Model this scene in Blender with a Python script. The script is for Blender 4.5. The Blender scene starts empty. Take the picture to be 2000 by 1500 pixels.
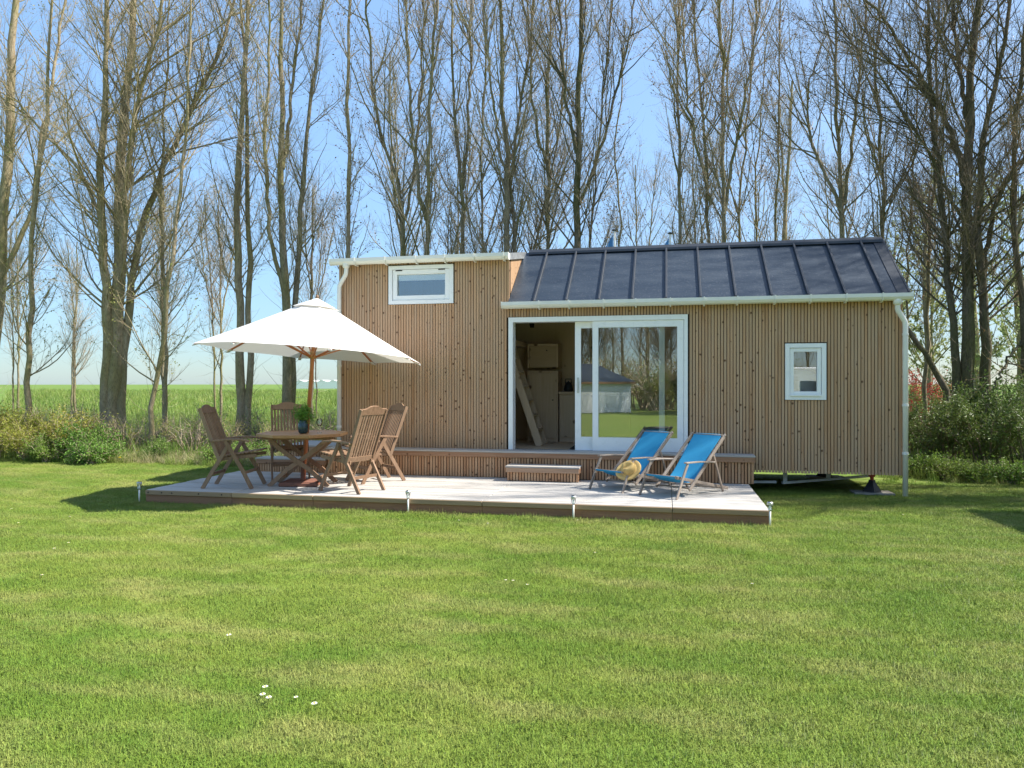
import bpy, math, random
import numpy as np
from mathutils import Vector, Matrix, Quaternion

# ------------------------------------------------------------------ camera, sky, sun
SC = bpy.context.scene
COL = SC.collection
TH = math.radians(11.83)            # the house front is turned 11.8 degrees from the picture plane
CT, ST = math.cos(TH), math.sin(TH)
F, CH = 1450.0, 1.6                 # focal length in pixels of a 2000 px wide frame, eye height

cam_d = bpy.data.cameras.new('camera')
cam_d.sensor_width = 36.0
cam_d.lens = 36.0 * F / 2000.0
cam_d.clip_start, cam_d.clip_end = 0.05, 4000.0
cam = bpy.data.objects.new('camera', cam_d)
COL.objects.link(cam)
cam.location = (0, 0, CH)
cam.rotation_euler = (math.radians(90), 0, TH)
SC.camera = cam

SUN = Vector((0.86, 0.15, 1.0)).normalized()
w = bpy.data.worlds.new('World'); SC.world = w; w.use_nodes = True
wn = w.node_tree; wn.nodes.clear()
sky = wn.nodes.new('ShaderNodeTexSky'); sky.sky_type = 'NISHITA'; sky.sun_disc = False
sky.sun_elevation = math.asin(SUN.z); sky.sun_rotation = math.atan2(SUN.x, SUN.y)
sky.altitude = 0; sky.air_density = 0.65; sky.dust_density = 1.2; sky.ozone_density = 4.5
bg = wn.nodes.new('ShaderNodeBackground'); bg.inputs['Strength'].default_value = 0.13
wo = wn.nodes.new('ShaderNodeOutputWorld')
# even soft shoulder over the whole sky, as the camera's tone curve gives it
lum = wn.nodes.new('ShaderNodeRGBToBW'); wn.links.new(sky.outputs[0], lum.inputs[0])
den = wn.nodes.new('ShaderNodeMath'); den.operation = 'ADD'; den.inputs[1].default_value = 1.0; wn.links.new(lum.outputs[0], den.inputs[0])
div = wn.nodes.new('ShaderNodeMath'); div.operation = 'DIVIDE'; div.inputs[0].default_value = 3.85; wn.links.new(den.outputs[0], div.inputs[1])
scl = wn.nodes.new('ShaderNodeVectorMath'); scl.operation = 'SCALE'; wn.links.new(sky.outputs[0], scl.inputs[0]); wn.links.new(div.outputs[0], scl.inputs['Scale'])
tnt = wn.nodes.new('ShaderNodeVectorMath'); tnt.operation = 'MULTIPLY'; tnt.inputs[1].default_value = (1.08, 1.08, .93); wn.links.new(scl.outputs[0], tnt.inputs[0])
wn.links.new(tnt.outputs[0], bg.inputs[0]); wn.links.new(bg.outputs[0], wo.inputs[0])

sl = bpy.data.lights.new('sun', 'SUN'); sl.energy = 5.0; sl.angle = math.radians(0.53); sl.color = (1.0, 0.95, 0.87)
so = bpy.data.objects.new('sun', sl); COL.objects.link(so)
so.rotation_euler = SUN.to_track_quat('Z', 'Y').to_euler(); so.location = (20, 5, 25)

vs = SC.view_settings
vs.view_transform = 'Standard'; vs.look = 'None'; vs.exposure = 1.0; vs.gamma = 1.0
try: vs.use_curve_mapping = False
except Exception: pass
SC.render.engine = 'CYCLES'
SC.cycles.use_denoising = True; SC.cycles.denoising_input_passes = 'RGB_ALBEDO_NORMAL'; SC.cycles.denoising_prefilter = 'ACCURATE'; SC.cycles.max_bounces = 8; SC.cycles.transparent_max_bounces = 16

# ------------------------------------------------------------------ helpers
RNG = np.random.default_rng(7)
random.seed(7)

def cw(X, Z):
    """picture-plane metres (X to the side, Z away) -> world x, y"""
    return (X * CT - Z * ST, X * ST + Z * CT)
def at_depth(px, py, Z):
    x, y = cw((px - 1000) / F * Z, Z)
    return Vector((x, y, CH - (py - 750) / F * Z))
def on_z(px, py, z):
    return at_depth(px, py, F * (CH - z) / (py - 750))
def on_y(px, py, y):
    a = (px - 1000) / F
    return at_depth(px, py, y / (a * ST + CT))

def tag(o, label=None, cat=None, group=None, kind=None):
    if label: o['label'] = label
    if cat: o['category'] = cat
    if group: o['group'] = group
    if kind: o['kind'] = kind
    return o
def empty(name, loc=(0, 0, 0), rz=0.0, label=None, cat=None, group=None):
    o = bpy.data.objects.new(name, None); COL.objects.link(o)
    o.location = loc; o.rotation_euler = (0, 0, rz); o.empty_display_size = 0.1
    return tag(o, label, cat, group)
def link(name, me, parent=None):
    o = bpy.data.objects.new(name, me); COL.objects.link(o)
    if parent: o.parent = parent
    return o
def copy_tree(o, parent=None):
    c = o.copy(); COL.objects.link(c); c.parent = parent
    for ch in list(o.children): copy_tree(ch, c)
    return c

class MB:
    def __init__(s): s.v = []; s.f = []
    def add(s, vs, fs):
        n = len(s.v); s.v += [tuple(p) for p in vs]; s.f += [tuple(i + n for i in f) for f in fs]; return s
    def box(s, x0, x1, y0, y1, z0, z1):
        return s.add([(x0,y0,z0),(x1,y0,z0),(x1,y1,z0),(x0,y1,z0),(x0,y0,z1),(x1,y0,z1),(x1,y1,z1),(x0,y1,z1)],
                     [(0,3,2,1),(4,5,6,7),(0,1,5,4),(1,2,6,5),(2,3,7,6),(3,0,4,7)])
    def bar(s, a, b, wd, ht, up=(0, 0, 1), wd2=None):
        """a straight bar from a to b, wd across, ht along up"""
        a, b = Vector(a), Vector(b); d = (b - a).normalized(); up = Vector(up)
        side = d.cross(up)
        if side.length < 1e-4: side = d.cross(Vector((1, 0, 0)))
        side.normalize(); u = side.cross(d).normalized()
        wd2 = wd if wd2 is None else wd2
        vs = []
        for p, ww in ((a, wd), (b, wd2)):
            for i, j in ((-1,-1),(1,-1),(1,1),(-1,1)): vs.append(p + side * (i*ww/2) + u * (j*ht/2))
        return s.add(vs, [(0,1,2,3),(4,7,6,5),(0,4,5,1),(1,5,6,2),(2,6,7,3),(3,7,4,0)])
    def strip(s, pts, wd, ht, side):
        """a bent bar of rectangular section through pts; side is its width axis"""
        side = Vector(side).normalized(); pts = [Vector(p) for p in pts]; n = len(pts); vs = []; fs = []
        for i, p in enumerate(pts):
            d = (pts[min(i+1, n-1)] - pts[max(i-1, 0)]).normalized(); u = side.cross(d).normalized()
            for a, b in ((-1,-1),(1,-1),(1,1),(-1,1)): vs.append(p + side*(a*wd/2) + u*(b*ht/2))
        for i in range(n-1):
            for k in range(4): fs.append((i*4+k, i*4+(k+1)%4, i*4+4+(k+1)%4, i*4+4+k))
        fs += [(3,2,1,0), tuple((n-1)*4+k for k in range(4))]
        return s.add(vs, fs)
    def tube(s, pts, r, n=8, cap=True):
        pts = [Vector(p) for p in pts]; m = len(pts)
        rs = r if isinstance(r, (list, tuple)) else [r]*m
        ref = Vector((0, 0, 1)); vs = []; fs = []
        d0 = (pts[1]-pts[0]).normalized()
        if abs(d0.dot(ref)) > .9: ref = Vector((1, 0, 0))
        a = d0.cross(ref).normalized()
        for i, p in enumerate(pts):
            d = (pts[min(i+1, m-1)] - pts[max(i-1, 0)]).normalized()
            a = (a - d*a.dot(d)).normalized(); b = d.cross(a)
            for k in range(n):
                t = 2*math.pi*k/n; vs.append(p + (a*math.cos(t) + b*math.sin(t))*rs[i])
        for i in range(m-1):
            for k in range(n): fs.append((i*n+k, i*n+(k+1)%n, i*n+n+(k+1)%n, i*n+n+k))
        if cap: fs += [tuple(reversed(range(n))), tuple((m-1)*n+k for k in range(n))]
        return s.add(vs, fs)
    def lathe(s, prof, n=20, c=(0, 0, 0)):
        vs = []; fs = []; m = len(prof)
        for r, z in prof:
            for k in range(n):
                t = 2*math.pi*k/n; vs.append((c[0]+r*math.cos(t), c[1]+r*math.sin(t), c[2]+z))
        for i in range(m-1):
            for k in range(n): fs.append((i*n+k, i*n+(k+1)%n, i*n+n+(k+1)%n, i*n+n+k))
        fs += [tuple(reversed(range(n))), tuple((m-1)*n+k for k in range(n))]
        return s.add(vs, fs)
    def prism(s, poly, y0, y1):
        """polygon in x,z extruded along y"""
        n = len(poly); vs = [(p[0], y0, p[1]) for p in poly] + [(p[0], y1, p[1]) for p in poly]
        fs = [tuple(range(n)), tuple(reversed(range(n, 2*n)))] + [(i, i+n, (i+1)%n+n, (i+1)%n) for i in range(n)]
        return s.add(vs, fs)
    def prismx(s, poly, x0, x1):
        """polygon in y,z extruded along x"""
        n = len(poly); vs = [(x0, p[0], p[1]) for p in poly] + [(x1, p[0], p[1]) for p in poly]
        fs = [tuple(reversed(range(n))), tuple(range(n, 2*n))] + [(i, (i+1)%n, (i+1)%n+n, i+n) for i in range(n)]
        return s.add(vs, fs)
    def mesh(s, name, mat, smooth=False, bevel=0):
        me = bpy.data.meshes.new(name); me.from_pydata(s.v, [], s.f)
        import bmesh
        bm = bmesh.new(); bm.from_mesh(me)
        bmesh.ops.recalc_face_normals(bm, faces=bm.faces)
        if bevel:
            ed = [e for e in bm.edges if len(e.link_faces) == 2 and e.calc_face_angle(0) > .5]
            bmesh.ops.bevel(bm, geom=ed, offset=bevel, segments=1, affect='EDGES', profile=.7)
        bm.to_mesh(me); bm.free()
        if mat: me.materials.append(mat)
        if smooth: me.shade_smooth()
        return me
    def build(s, name, mat, parent=None, smooth=False, bevel=0):
        return link(name, s.mesh(name, mat, smooth, bevel), parent)

def fast_mesh(name, V, Fq, mat, smooth=False, mat_idx=None, mats=None):
    """V (n,3), Fq list of (k,m) int arrays with m = 3 or 4"""
    me = bpy.data.meshes.new(name)
    V = np.asarray(V, np.float32)
    loops = np.concatenate([f.ravel() for f in Fq]).astype(np.int32)
    tot = np.concatenate([np.full(len(f), f.shape[1]) for f in Fq]).astype(np.int32)
    st = np.concatenate([[0], np.cumsum(tot)[:-1]]).astype(np.int32)
    me.vertices.add(len(V)); me.vertices.foreach_set('co', V.ravel())
    me.loops.add(len(loops)); me.loops.foreach_set('vertex_index', loops)
    me.polygons.add(len(tot)); me.polygons.foreach_set('loop_start', st); me.polygons.foreach_set('loop_total', tot)
    for m in (mats or [mat]): me.materials.append(m)
    if mat_idx is not None: me.polygons.foreach_set('material_index', np.asarray(mat_idx, np.int32))
    me.polygons.foreach_set('use_smooth', np.full(len(tot), bool(smooth)))
    me.update(calc_edges=True); me.validate()
    return me

# ------------------------------------------------------------------ materials
class NT:
    def __init__(s, name):
        s.m = bpy.data.materials.new(name); s.m.use_nodes = True; s.t = s.m.node_tree; s.t.nodes.clear()
        s.out = s.n('ShaderNodeOutputMaterial')
    def n(s, typ, **kw):
        nd = s.t.nodes.new(typ)
        for k, v in kw.items(): setattr(nd, k, v)
        return nd
    def l(s, a, b): s.t.links.new(a, b)
    def val(s, sock, v):
        if hasattr(v, 'is_output') or isinstance(v, bpy.types.NodeSocket): s.l(v, sock)
        else: sock.default_value = v
    def math(s, op, a, b=0.0, clamp=False):
        nd = s.n('ShaderNodeMath', operation=op, use_clamp=clamp); s.val(nd.inputs[0], a); s.val(nd.inputs[1], b); return nd.outputs[0]
    def mix(s, fac, a, b, blend='MIX'):
        nd = s.n('ShaderNodeMix', data_type='RGBA', blend_type=blend)
        s.val(nd.inputs[0], fac)
        for sk, v in ((nd.inputs[6], a), (nd.inputs[7], b)):
            s.val(sk, (*v, 1.0) if isinstance(v, tuple) and len(v) == 3 else v)
        return nd.outputs[2]
    def pos(s): return s.n('ShaderNodeNewGeometry').outputs['Position']
    def obj(s): return s.n('ShaderNodeTexCoord').outputs['Object']
    def rnd(s): return s.n('ShaderNodeObjectInfo').outputs['Random']
    def scale(s, vec, sx, sy, sz, off=None):
        nd = s.n('ShaderNodeMapping'); s.l(vec, nd.inputs[0]); nd.inputs['Scale'].default_value = (sx, sy, sz)
        if off is not None: s.l(off, nd.inputs['Location'])
        return nd.outputs[0]
    def noise(s, vec, sc, detail=4, rough=.55, dist=0):
        nd = s.n('ShaderNodeTexNoise'); s.l(vec, nd.inputs['Vector']); nd.inputs['Scale'].default_value = sc
        nd.inputs['Detail'].default_value = detail; nd.inputs['Roughness'].default_value = rough; nd.inputs['Distortion'].default_value = dist
        return nd.outputs[0]
    def ramp(s, fac, stops):
        nd = s.n('ShaderNodeValToRGB'); s.l(fac, nd.inputs[0]); cr = nd.color_ramp
        while len(cr.elements) < len(stops): cr.elements.new(.5)
        for e, (p, c) in zip(cr.elements, stops): e.position = p; e.color = (*c, 1) if len(c) == 3 else c
        return nd.outputs[0]
    def range(s, v, a, b, c=0.0, d=1.0):
        nd = s.n('ShaderNodeMapRange'); s.l(v, nd.inputs[0])
        for i, x in enumerate((a, b, c, d)): nd.inputs[i+1].default_value = x
        return nd.outputs[0]
    def bsdf(s, col, rough=.6, spec=.3, metal=0.0, bump=None, bstr=.3, bdist=.01):
        b = s.n('ShaderNodeBsdfPrincipled')
        s.val(b.inputs['Base Color'], (*col, 1) if isinstance(col, tuple) and len(col) == 3 else col)
        s.val(b.inputs['Roughness'], rough); b.inputs['Specular IOR Level'].default_value = spec; b.inputs['Metallic'].default_value = metal
        if bump is not None:
            bp = s.n('ShaderNodeBump'); bp.inputs['Strength'].default_value = bstr; bp.inputs['Distance'].default_value = bdist
            s.l(bump, bp.inputs['Height']); s.l(bp.outputs[0], b.inputs['Normal'])
        return b
    def done(s, sh): s.l(sh.outputs[0] if hasattr(sh, 'outputs') else sh, s.out.inputs[0]); return s.m

def simple(name, col, rough=.5, spec=.4, metal=0.0, var=.12, sc=9.0):
    t = NT(name); n = t.noise(t.obj(), sc, 5)
    c = t.mix(t.range(n, .3, .7), tuple(x*(1-var) for x in col), tuple(min(1, x*(1+var)) for x in col))
    return t.done(t.bsdf(c, t.range(n, .3, .7, max(0, rough-.07), min(1, rough+.07)), spec, metal, n, .12, .004))

def wood(name, base, dark, light, axis='z', knots=True, rough=.65, spec=.25, grey=None, knot_sc=13.0):
    """timber with grain along axis, knots, and a shift of tone from piece to piece"""
    t = NT(name); p = t.pos(); r = t.rnd()
    off = t.n('ShaderNodeCombineXYZ'); rr = t.math('MULTIPLY', r, 37.0)
    for i in range(3): t.l(rr, off.inputs[i])
    s = {'x': (1.6, 34, 34), 'y': (34, 1.6, 34), 'z': (34, 34, 1.6)}[axis]
    g = t.noise(t.scale(p, *s, off=off.outputs[0]), 1.0, 6, .62, .6)
    g2 = t.noise(t.scale(p, *(1.1 if q < 3 else 3.0 for q in s), off=off.outputs[0]), 1.0, 3)
    c = t.mix(t.range(g, .3, .72), dark, base)
    c = t.mix(t.math('MULTIPLY', t.range(r, .1, 1.0), .55), c, light)
    r2 = t.math('FRACT', t.math('MULTIPLY', r, 7.31))
    c = t.mix(t.range(r2, .6, 1.0, 0, .28), c, tuple(x*.62 for x in dark))
    if grey: c = t.mix(t.range(g2, .38, .66), c, grey)
    if knots:
        v = t.n('ShaderNodeTexVoronoi'); t.l(t.scale(p, 1, 1, 1, off=off.outputs[0]), v.inputs['Vector']); v.inputs['Scale'].default_value = knot_sc
        sel = t.n('ShaderNodeSeparateColor'); t.l(v.outputs['Color'], sel.inputs[0])
        k = t.math('MULTIPLY', t.range(v.outputs['Distance'], .12, .30, 1, 0), t.math('GREATER_THAN', sel.outputs[0], .78))
        c = t.mix(k, c, (.12, .058, .03))
    return t.done(t.bsdf(c, rough, spec, 0, g, .35, .003))

M = {}
M['larch'] = wood('larch_cladding', (.56, .34, .19), (.40, .22, .112), (.61, .405, .245), grey=(.48, .325, .205))
M['larch_fresh'] = wood('larch_warm', (.55, .31, .165), (.38, .185, .09), (.60, .41, .25))
M['trim_board'] = wood('larch_trim', (.47, .28, .17), (.30, .155, .085), (.50, .36, .25), 'x', rough=.6)
M['deck_board'] = wood('bleached_decking', (.56, .525, .475), (.27, .245, .215), (.60, .57, .525), 'x', rough=.7, grey=(.45, .43, .40), knots=False)
M['deck_front'] = wood('deck_edge_board', (.40, .275, .165), (.26, .17, .095), (.44, .32, .20), 'x', rough=.7, knots=False)
M['deck_edge'] = wood('deck_skirting', (.34, .18, .10), (.21, .105, .06), (.36, .23, .135), 'x', rough=.7, knots=False)
M['teak'] = wood('weathered_teak', (.30, .185, .115), (.17, .10, .06), (.36, .25, .17), 'z', False, .6)
M['teak_top'] = wood('oiled_teak', (.50, .28, .13), (.34, .165, .07), (.52, .34, .19), 'x', False, .5)
M['teak_pole'] = wood('varnished_pole', (.46, .15, .05), (.33, .095, .03), (.48, .19, .08), 'z', False, .35, .5)
M['grey_wood'] = wood('silvered_beech', (.33, .27, .22), (.19, .145, .115), (.40, .34, .29), 'z', False, .7)
M['pine'] = wood('pine_lining', (.62, .46, .30), (.52, .36, .215), (.66, .50, .34), 'z', True, .55, .3, knot_sc=6)
M['pine_x'] = wood('pine_boards', (.60, .44, .285), (.50, .34, .20), (.64, .49, .335), 'x', True, .55, .3, knot_sc=6)
M['membrane'] = simple('brown_membrane', (.05, .036, .024), .9, .1)
M['white_frame'] = simple('white_lacquer', (.86, .87, .86), .32, .5, 0, .02)
M['white_pvc'] = simple('white_pvc', (.78, .77, .72), .38, .45, 0, .05, 3)
M['alu'] = simple('brushed_aluminium', (.55, .56, .57), .35, .5, .8, .06)
M['steel_dark'] = simple('dark_steel', (.03, .03, .032), .5, .4, .3)
M['steel'] = simple('galvanised_steel', (.42, .44, .45), .45, .5, .7, .12)
M['red_paint'] = simple('red_paint', (.42, .06, .03), .5)
M['black'] = simple('black_plastic', (.015, .015, .016), .5)
M['rubber'] = simple('tyre_rubber', (.02, .02, .02), .85, .2)
M['pad'] = simple('concrete_pad', (.26, .24, .20), .85, .2)
M['brown_base'] = simple('terracotta_plate', (.20, .085, .055), .7)
M['straw'] = None

def roof_mat():
    t = NT('anthracite_zinc'); p = t.pos()
    n = t.noise(t.scale(p, 1.2, 5, 5), 1.0, 5, .6); n2 = t.noise(p, 40, 4)
    c = t.mix(t.range(n, .3, .7), (.024, .036, .054), (.046, .064, .088))
    c = t.mix(t.range(n2, .55, .8), c, (.12, .13, .15))
    return t.done(t.bsdf(c, t.range(n, .3, .7, .32, .52), .6, .3, n, .15, .02))
M['roof'] = roof_mat()
def seam_mat():
    t = NT('anthracite_seam'); n = t.noise(t.pos(), 8, 4)
    return t.done(t.bsdf(t.mix(n, (.022, .028, .038), (.045, .052, .065)), .45, .5, .2))
M['seam'] = seam_mat()

def glass_mat(name, tint=(.93, .95, .94), refl=.15):
    t = NT(name)
    lw = t.n('ShaderNodeLayerWeight'); lw.inputs[0].default_value = .25
    gl = t.n('ShaderNodeBsdfGlossy'); gl.inputs['Roughness'].default_value = .004; gl.inputs['Color'].default_value = (.95, .97, 1, 1)
    n = t.noise(t.pos(), 1.3, 1); bp = t.n('ShaderNodeBump'); bp.inputs['Strength'].default_value = .012; bp.inputs['Distance'].default_value = .05
    t.l(n, bp.inputs['Height']); t.l(bp.outputs[0], gl.inputs['Normal'])
    tr = t.n('ShaderNodeBsdfTransparent'); tr.inputs[0].default_value = (*tint, 1)
    mx = t.n('ShaderNodeMixShader')
    t.l(t.math('ADD', lw.outputs['Fresnel'], refl, True), mx.inputs[0]); t.l(tr.outputs[0], mx.inputs[1]); t.l(gl.outputs[0], mx.inputs[2])
    return t.done(mx)
M['glass'] = glass_mat('window_glass')
M['thin_glass'] = glass_mat('thin_glass', (.97, .98, .98), .06)

def fabric(name, col, var=.1, trans=.25, weave=260):
    t = NT(name); p = t.obj(); n = t.noise(p, 5, 4); wv = t.noise(p, weave, 2)
    c = t.mix(n, tuple(x*(1-var) for x in col), tuple(min(1, x*(1+var)) for x in col))
    b = t.bsdf(c, .85, .15, 0, wv, .2, .002)
    tl = t.n('ShaderNodeBsdfTranslucent'); t.val(tl.inputs[0], c)
    mx = t.n('ShaderNodeMixShader'); mx.inputs[0].default_value = trans; t.l(b.outputs[0], mx.inputs[1]); t.l(tl.outputs[0], mx.inputs[2])
    return t.done(mx)
M['canvas'] = fabric('white_canvas', (.80, .78, .745), .03, .22)
M['blue_cloth'] = fabric('blue_canvas', (.05, .34, .57), .08, .22)
M['blue_flag'] = fabric('blue_flag', (.10, .27, .55), .08, .3)
M['straw'] = fabric('woven_straw', (.62, .43, .17), .22, .08, 120)

def lawn_col(t, p):
    a = t.noise(t.scale(p, .35, .55, 1), 1.0, 4, .6, .8)
    b = t.noise(t.scale(p, .9, 2.6, 1), 1.0, 4, .6)
    d = t.noise(p, 9.0, 5, .65)
    c = t.mix(t.range(a, .36, .64), (.140, .228, .032), (.220, .285, .052))
    c = t.mix(t.range(b, .46, .74, 0, .78), c, (.36, .345, .125))
    c = t.mix(t.range(d, .5, .75, 0, .35), c, (.09, .18, .02))
    return c
def ground_mat():
    t = NT('lawn_soil'); p = t.pos()
    c = t.mix(.2, lawn_col(t, p), (.12, .12, .04))
    f = t.noise(p, 38, 4, .7)
    c = t.mix(t.range(f, .35, .65, .4, 0), c, (.09, .12, .022))
    sp = t.n('ShaderNodeSeparateXYZ'); t.l(p, sp.inputs[0])
    far = t.noise(t.scale(p, .05, .16, 1), 1.0, 5, .6)
    fc = t.mix(t.range(far, .35, .65), (.11, .19, .035), (.18, .25, .06))
    fc = t.mix(t.range(t.noise(p, 1.7, 5, .7), .4, .7, 0, .6), fc, (.07, .12, .025))
    c = t.mix(t.range(sp.outputs[1], 13.0, 14.6), c, fc)
    return t.done(t.bsdf(c, .9, .1, 0, f, .5, .02))
M['ground'] = ground_mat()

def leafy(name, c1, c2, c3=None, trans=.35, sc=2.0, lawn=False, rough=.5):
    t = NT(name); p = t.pos()
    if lawn: c = lawn_col(t, p)
    else: c = t.mix(t.range(t.noise(p, sc, 4, .6), .35, .65), c1, c2)
    if not lawn and c3 is not None: c = t.mix(t.range(t.noise(p, sc*9, 3), .52, .72), c, c3)
    hs = t.n('ShaderNodeHueSaturation'); t.l(c, hs.inputs['Color'])
    wn_ = t.n('ShaderNodeTexWhiteNoise', noise_dimensions='3D')
    t.l(t.scale(p, 30, 30, 8), wn_.inputs['Vector']) if not lawn else None
    r = t.rnd()
    nz = t.noise(p, 55 if not lawn else 160, 2)
    t.l(t.range(nz, .3, .7, .5, 1.65), hs.inputs['Value']); t.l(t.range(r, 0, 1, .485, .515), hs.inputs['Hue'])
    c = hs.outputs[0]
    b = t.bsdf(c, rough, .3 if not lawn else .15)
    tl = t.n('ShaderNodeBsdfTranslucent'); t.l(c, tl.inputs[0])
    if lawn:                                            # blades catch light like the sward, not like a fence of cards
        vm = t.n('ShaderNodeMix', data_type='VECTOR'); vm.inputs[0].default_value = .6
        t.l(t.n('ShaderNodeNewGeometry').outputs['Normal'], vm.inputs[4]); vm.inputs[5].default_value = (0, 0, 1)
        vn = t.n('ShaderNodeVectorMath', operation='NORMALIZE'); t.l(vm.outputs[1], vn.inputs[0]); t.l(vn.outputs[0], b.inputs['Normal'])
    mx = t.n('ShaderNodeMixShader'); mx.inputs[0].default_value = trans; t.l(b.outputs[0], mx.inputs[1]); t.l(tl.outputs[0], mx.inputs[2])
    return t.done(mx)
M['grass'] = leafy('mown_grass', None, None, lawn=True, trans=.2)
M['rough_grass'] = leafy('rough_grass', (.14, .245, .035), (.23, .29, .065), (.33, .30, .14), .35, .8)
M['dry_grass'] = leafy('dry_grass', (.48, .41, .25), (.34, .31, .15), (.20, .25, .07), .3, 1.5)
M['leaf_yellow'] = leafy('spring_leaf', (.22, .27, .040), (.33, .33, .06), (.25, .17, .06), .4, 1.6)
M['leaf_green'] = leafy('green_leaf', (.12, .22, .03), (.19, .28, .05), (.09, .14, .03), .35, 1.6)
M['leaf_dark'] = leafy('evergreen_leaf', (.075, .125, .026), (.13, .185, .042), (.20, .21, .07), .3, 2.2, rough=.42)
M['leaf_red'] = leafy('red_leaf', (.36, .055, .035), (.44, .11, .06), (.18, .13, .04), .35, 2)
M['leaf_pale'] = leafy('pale_leaf', (.26, .31, .12), (.33, .36, .16), (.22, .24, .10), .45, .8)
M['herb'] = leafy('feathery_herb', (.07, .20, .025), (.13, .30, .045), None, .3, 12)

def bark_mat(name, a, b, moss):
    t = NT(name); p = t.pos()
    n = t.noise(t.scale(p, 9, 9, 3), 1.0, 6, .7); n2 = t.noise(t.scale(p, 1.6, 1.6, .8), 1.0, 4, .6)
    f = t.noise(t.scale(p, 45, 45, 14), 1.0, 4, .7)
    c = t.mix(t.range(n, .35, .65), a, b); c = t.mix(t.range(n2, .42, .62, 0, .85), c, moss)
    c = t.mix(t.range(f, .45, .68, 0, .75), c, tuple(x*.5 for x in a))
    return t.done(t.bsdf(c, .9, .12, 0, t.math('ADD', n, t.math('MULTIPLY', f, .4)), .9, .03))
M['bark_tan'] = bark_mat('tan_bark', (.28, .22, .145), (.48, .40, .285), (.27, .24, .11))
M['bark_moss'] = bark_mat('mossy_bark', (.20, .165, .115), (.38, .325, .225), (.21, .20, .075))
M['bark_dark'] = bark_mat('dark_bark', (.10, .082, .062), (.22, .185, .135), (.125, .125, .05))
def twig_mat(name, a, b):
    t = NT(name); n = t.noise(t.pos(), 1.3, 3)
    return t.done(t.bsdf(t.mix(t.range(n, .35, .65), a, b), .85, .15))
M['twig'] = twig_mat('grey_brown_twig', (.32, .25, .185), (.50, .415, .305))
M['twig_tan'] = twig_mat('tan_twig', (.30, .235, .155), (.45, .375, .25))
M['twig_dark'] = twig_mat('dark_twig', (.15, .12, .09), (.28, .23, .17))
M['bud_red'] = leafy('red_brown_bud', (.17, .085, .045), (.26, .16, .07), (.22, .20, .05), .2, .5)
M['bud_green'] = leafy('yellow_green_bud', (.30, .33, .085), (.26, .24, .08), (.20, .13, .06), .3, .5)
M['dead_wood'] = twig_mat('dead_wood', (.42, .34, .24), (.55, .46, .34))

# ------------------------------------------------------------------ ground
def build_ground():
    xs = np.concatenate([[-1500, -600, -200, -80, -40], np.arange(-24, 24.1, .8), [40, 80, 200, 600, 1500]])
    ys = np.concatenate([[-300, -120, -60, -30], np.arange(-12, 30.1, .8), [40, 60, 100, 200, 500, 1200, 2500]])
    X, Y = np.meshgrid(xs, ys)
    Z = .004*np.sin(X*.9+1)*np.cos(Y*.7) + .004*np.sin(X*.37+Y*.51)
    fade = np.clip((24-np.abs(X))/6, 0, 1)*np.clip((30-Y)/8, 0, 1)*np.clip((Y+12)/4, 0, 1)
    Z = Z*fade - .012
    nx, ny = len(xs), len(ys)
    V = np.stack([X.ravel(), Y.ravel(), Z.ravel()], 1)
    i = (np.arange(ny-1)[:, None]*nx + np.arange(nx-1)[None]).ravel()
    Fq = np.stack([i, i+1, i+nx+1, i+nx], 1)
    o = link('ground', fast_mesh('ground', V, [Fq], M['ground'], True)); tag(o, kind='structure')
build_ground()

def gn_scatter(name, pts, rots, scales, clump_me, label, cat, kind='stuff'):
    """tufts of one plant, set on the given points"""
    me = bpy.data.meshes.new(name); me.vertices.add(len(pts)); me.vertices.foreach_set('co', np.asarray(pts, np.float32).ravel())
    a = me.attributes.new('rot', 'FLOAT_VECTOR', 'POINT'); a.data.foreach_set('vector', np.asarray(rots, np.float32).ravel())
    a = me.attributes.new('scl', 'FLOAT_VECTOR', 'POINT'); a.data.foreach_set('vector', np.asarray(scales, np.float32).ravel())
    o = link(name, me); tag(o, label, cat, kind=kind)
    src = bpy.data.objects.new(name + '_tuft', clump_me)
    ng = bpy.data.node_groups.new(name, 'GeometryNodeTree')
    ng.interface.new_socket('Geometry', in_out='INPUT', socket_type='NodeSocketGeometry')
    ng.interface.new_socket('Geometry', in_out='OUTPUT', socket_type='NodeSocketGeometry')
    N = ng.nodes; gi = N.new('NodeGroupInput'); go = N.new('NodeGroupOutput')
    oi = N.new('GeometryNodeObjectInfo'); oi.inputs['Object'].default_value = src
    ip = N.new('GeometryNodeInstanceOnPoints')
    ar = N.new('GeometryNodeInputNamedAttribute'); ar.data_type = 'FLOAT_VECTOR'; ar.inputs['Name'].default_value = 'rot'
    asc = N.new('GeometryNodeInputNamedAttribute'); asc.data_type = 'FLOAT_VECTOR'; asc.inputs['Name'].default_value = 'scl'
    e2r = N.new('FunctionNodeEulerToRotation')
    L = ng.links.new
    L(gi.outputs[0], ip.inputs['Points']); L(oi.outputs['Geometry'], ip.inputs['Instance'])
    L(ar.outputs['Attribute'], e2r.inputs[0]); L(e2r.outputs[0], ip.inputs['Rotation']); L(asc.outputs['Attribute'], ip.inputs['Scale'])
    L(ip.outputs[0], go.inputs[0])
    md = o.modifiers.new('tufts', 'NODES'); md.node_group = ng
    return o

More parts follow.
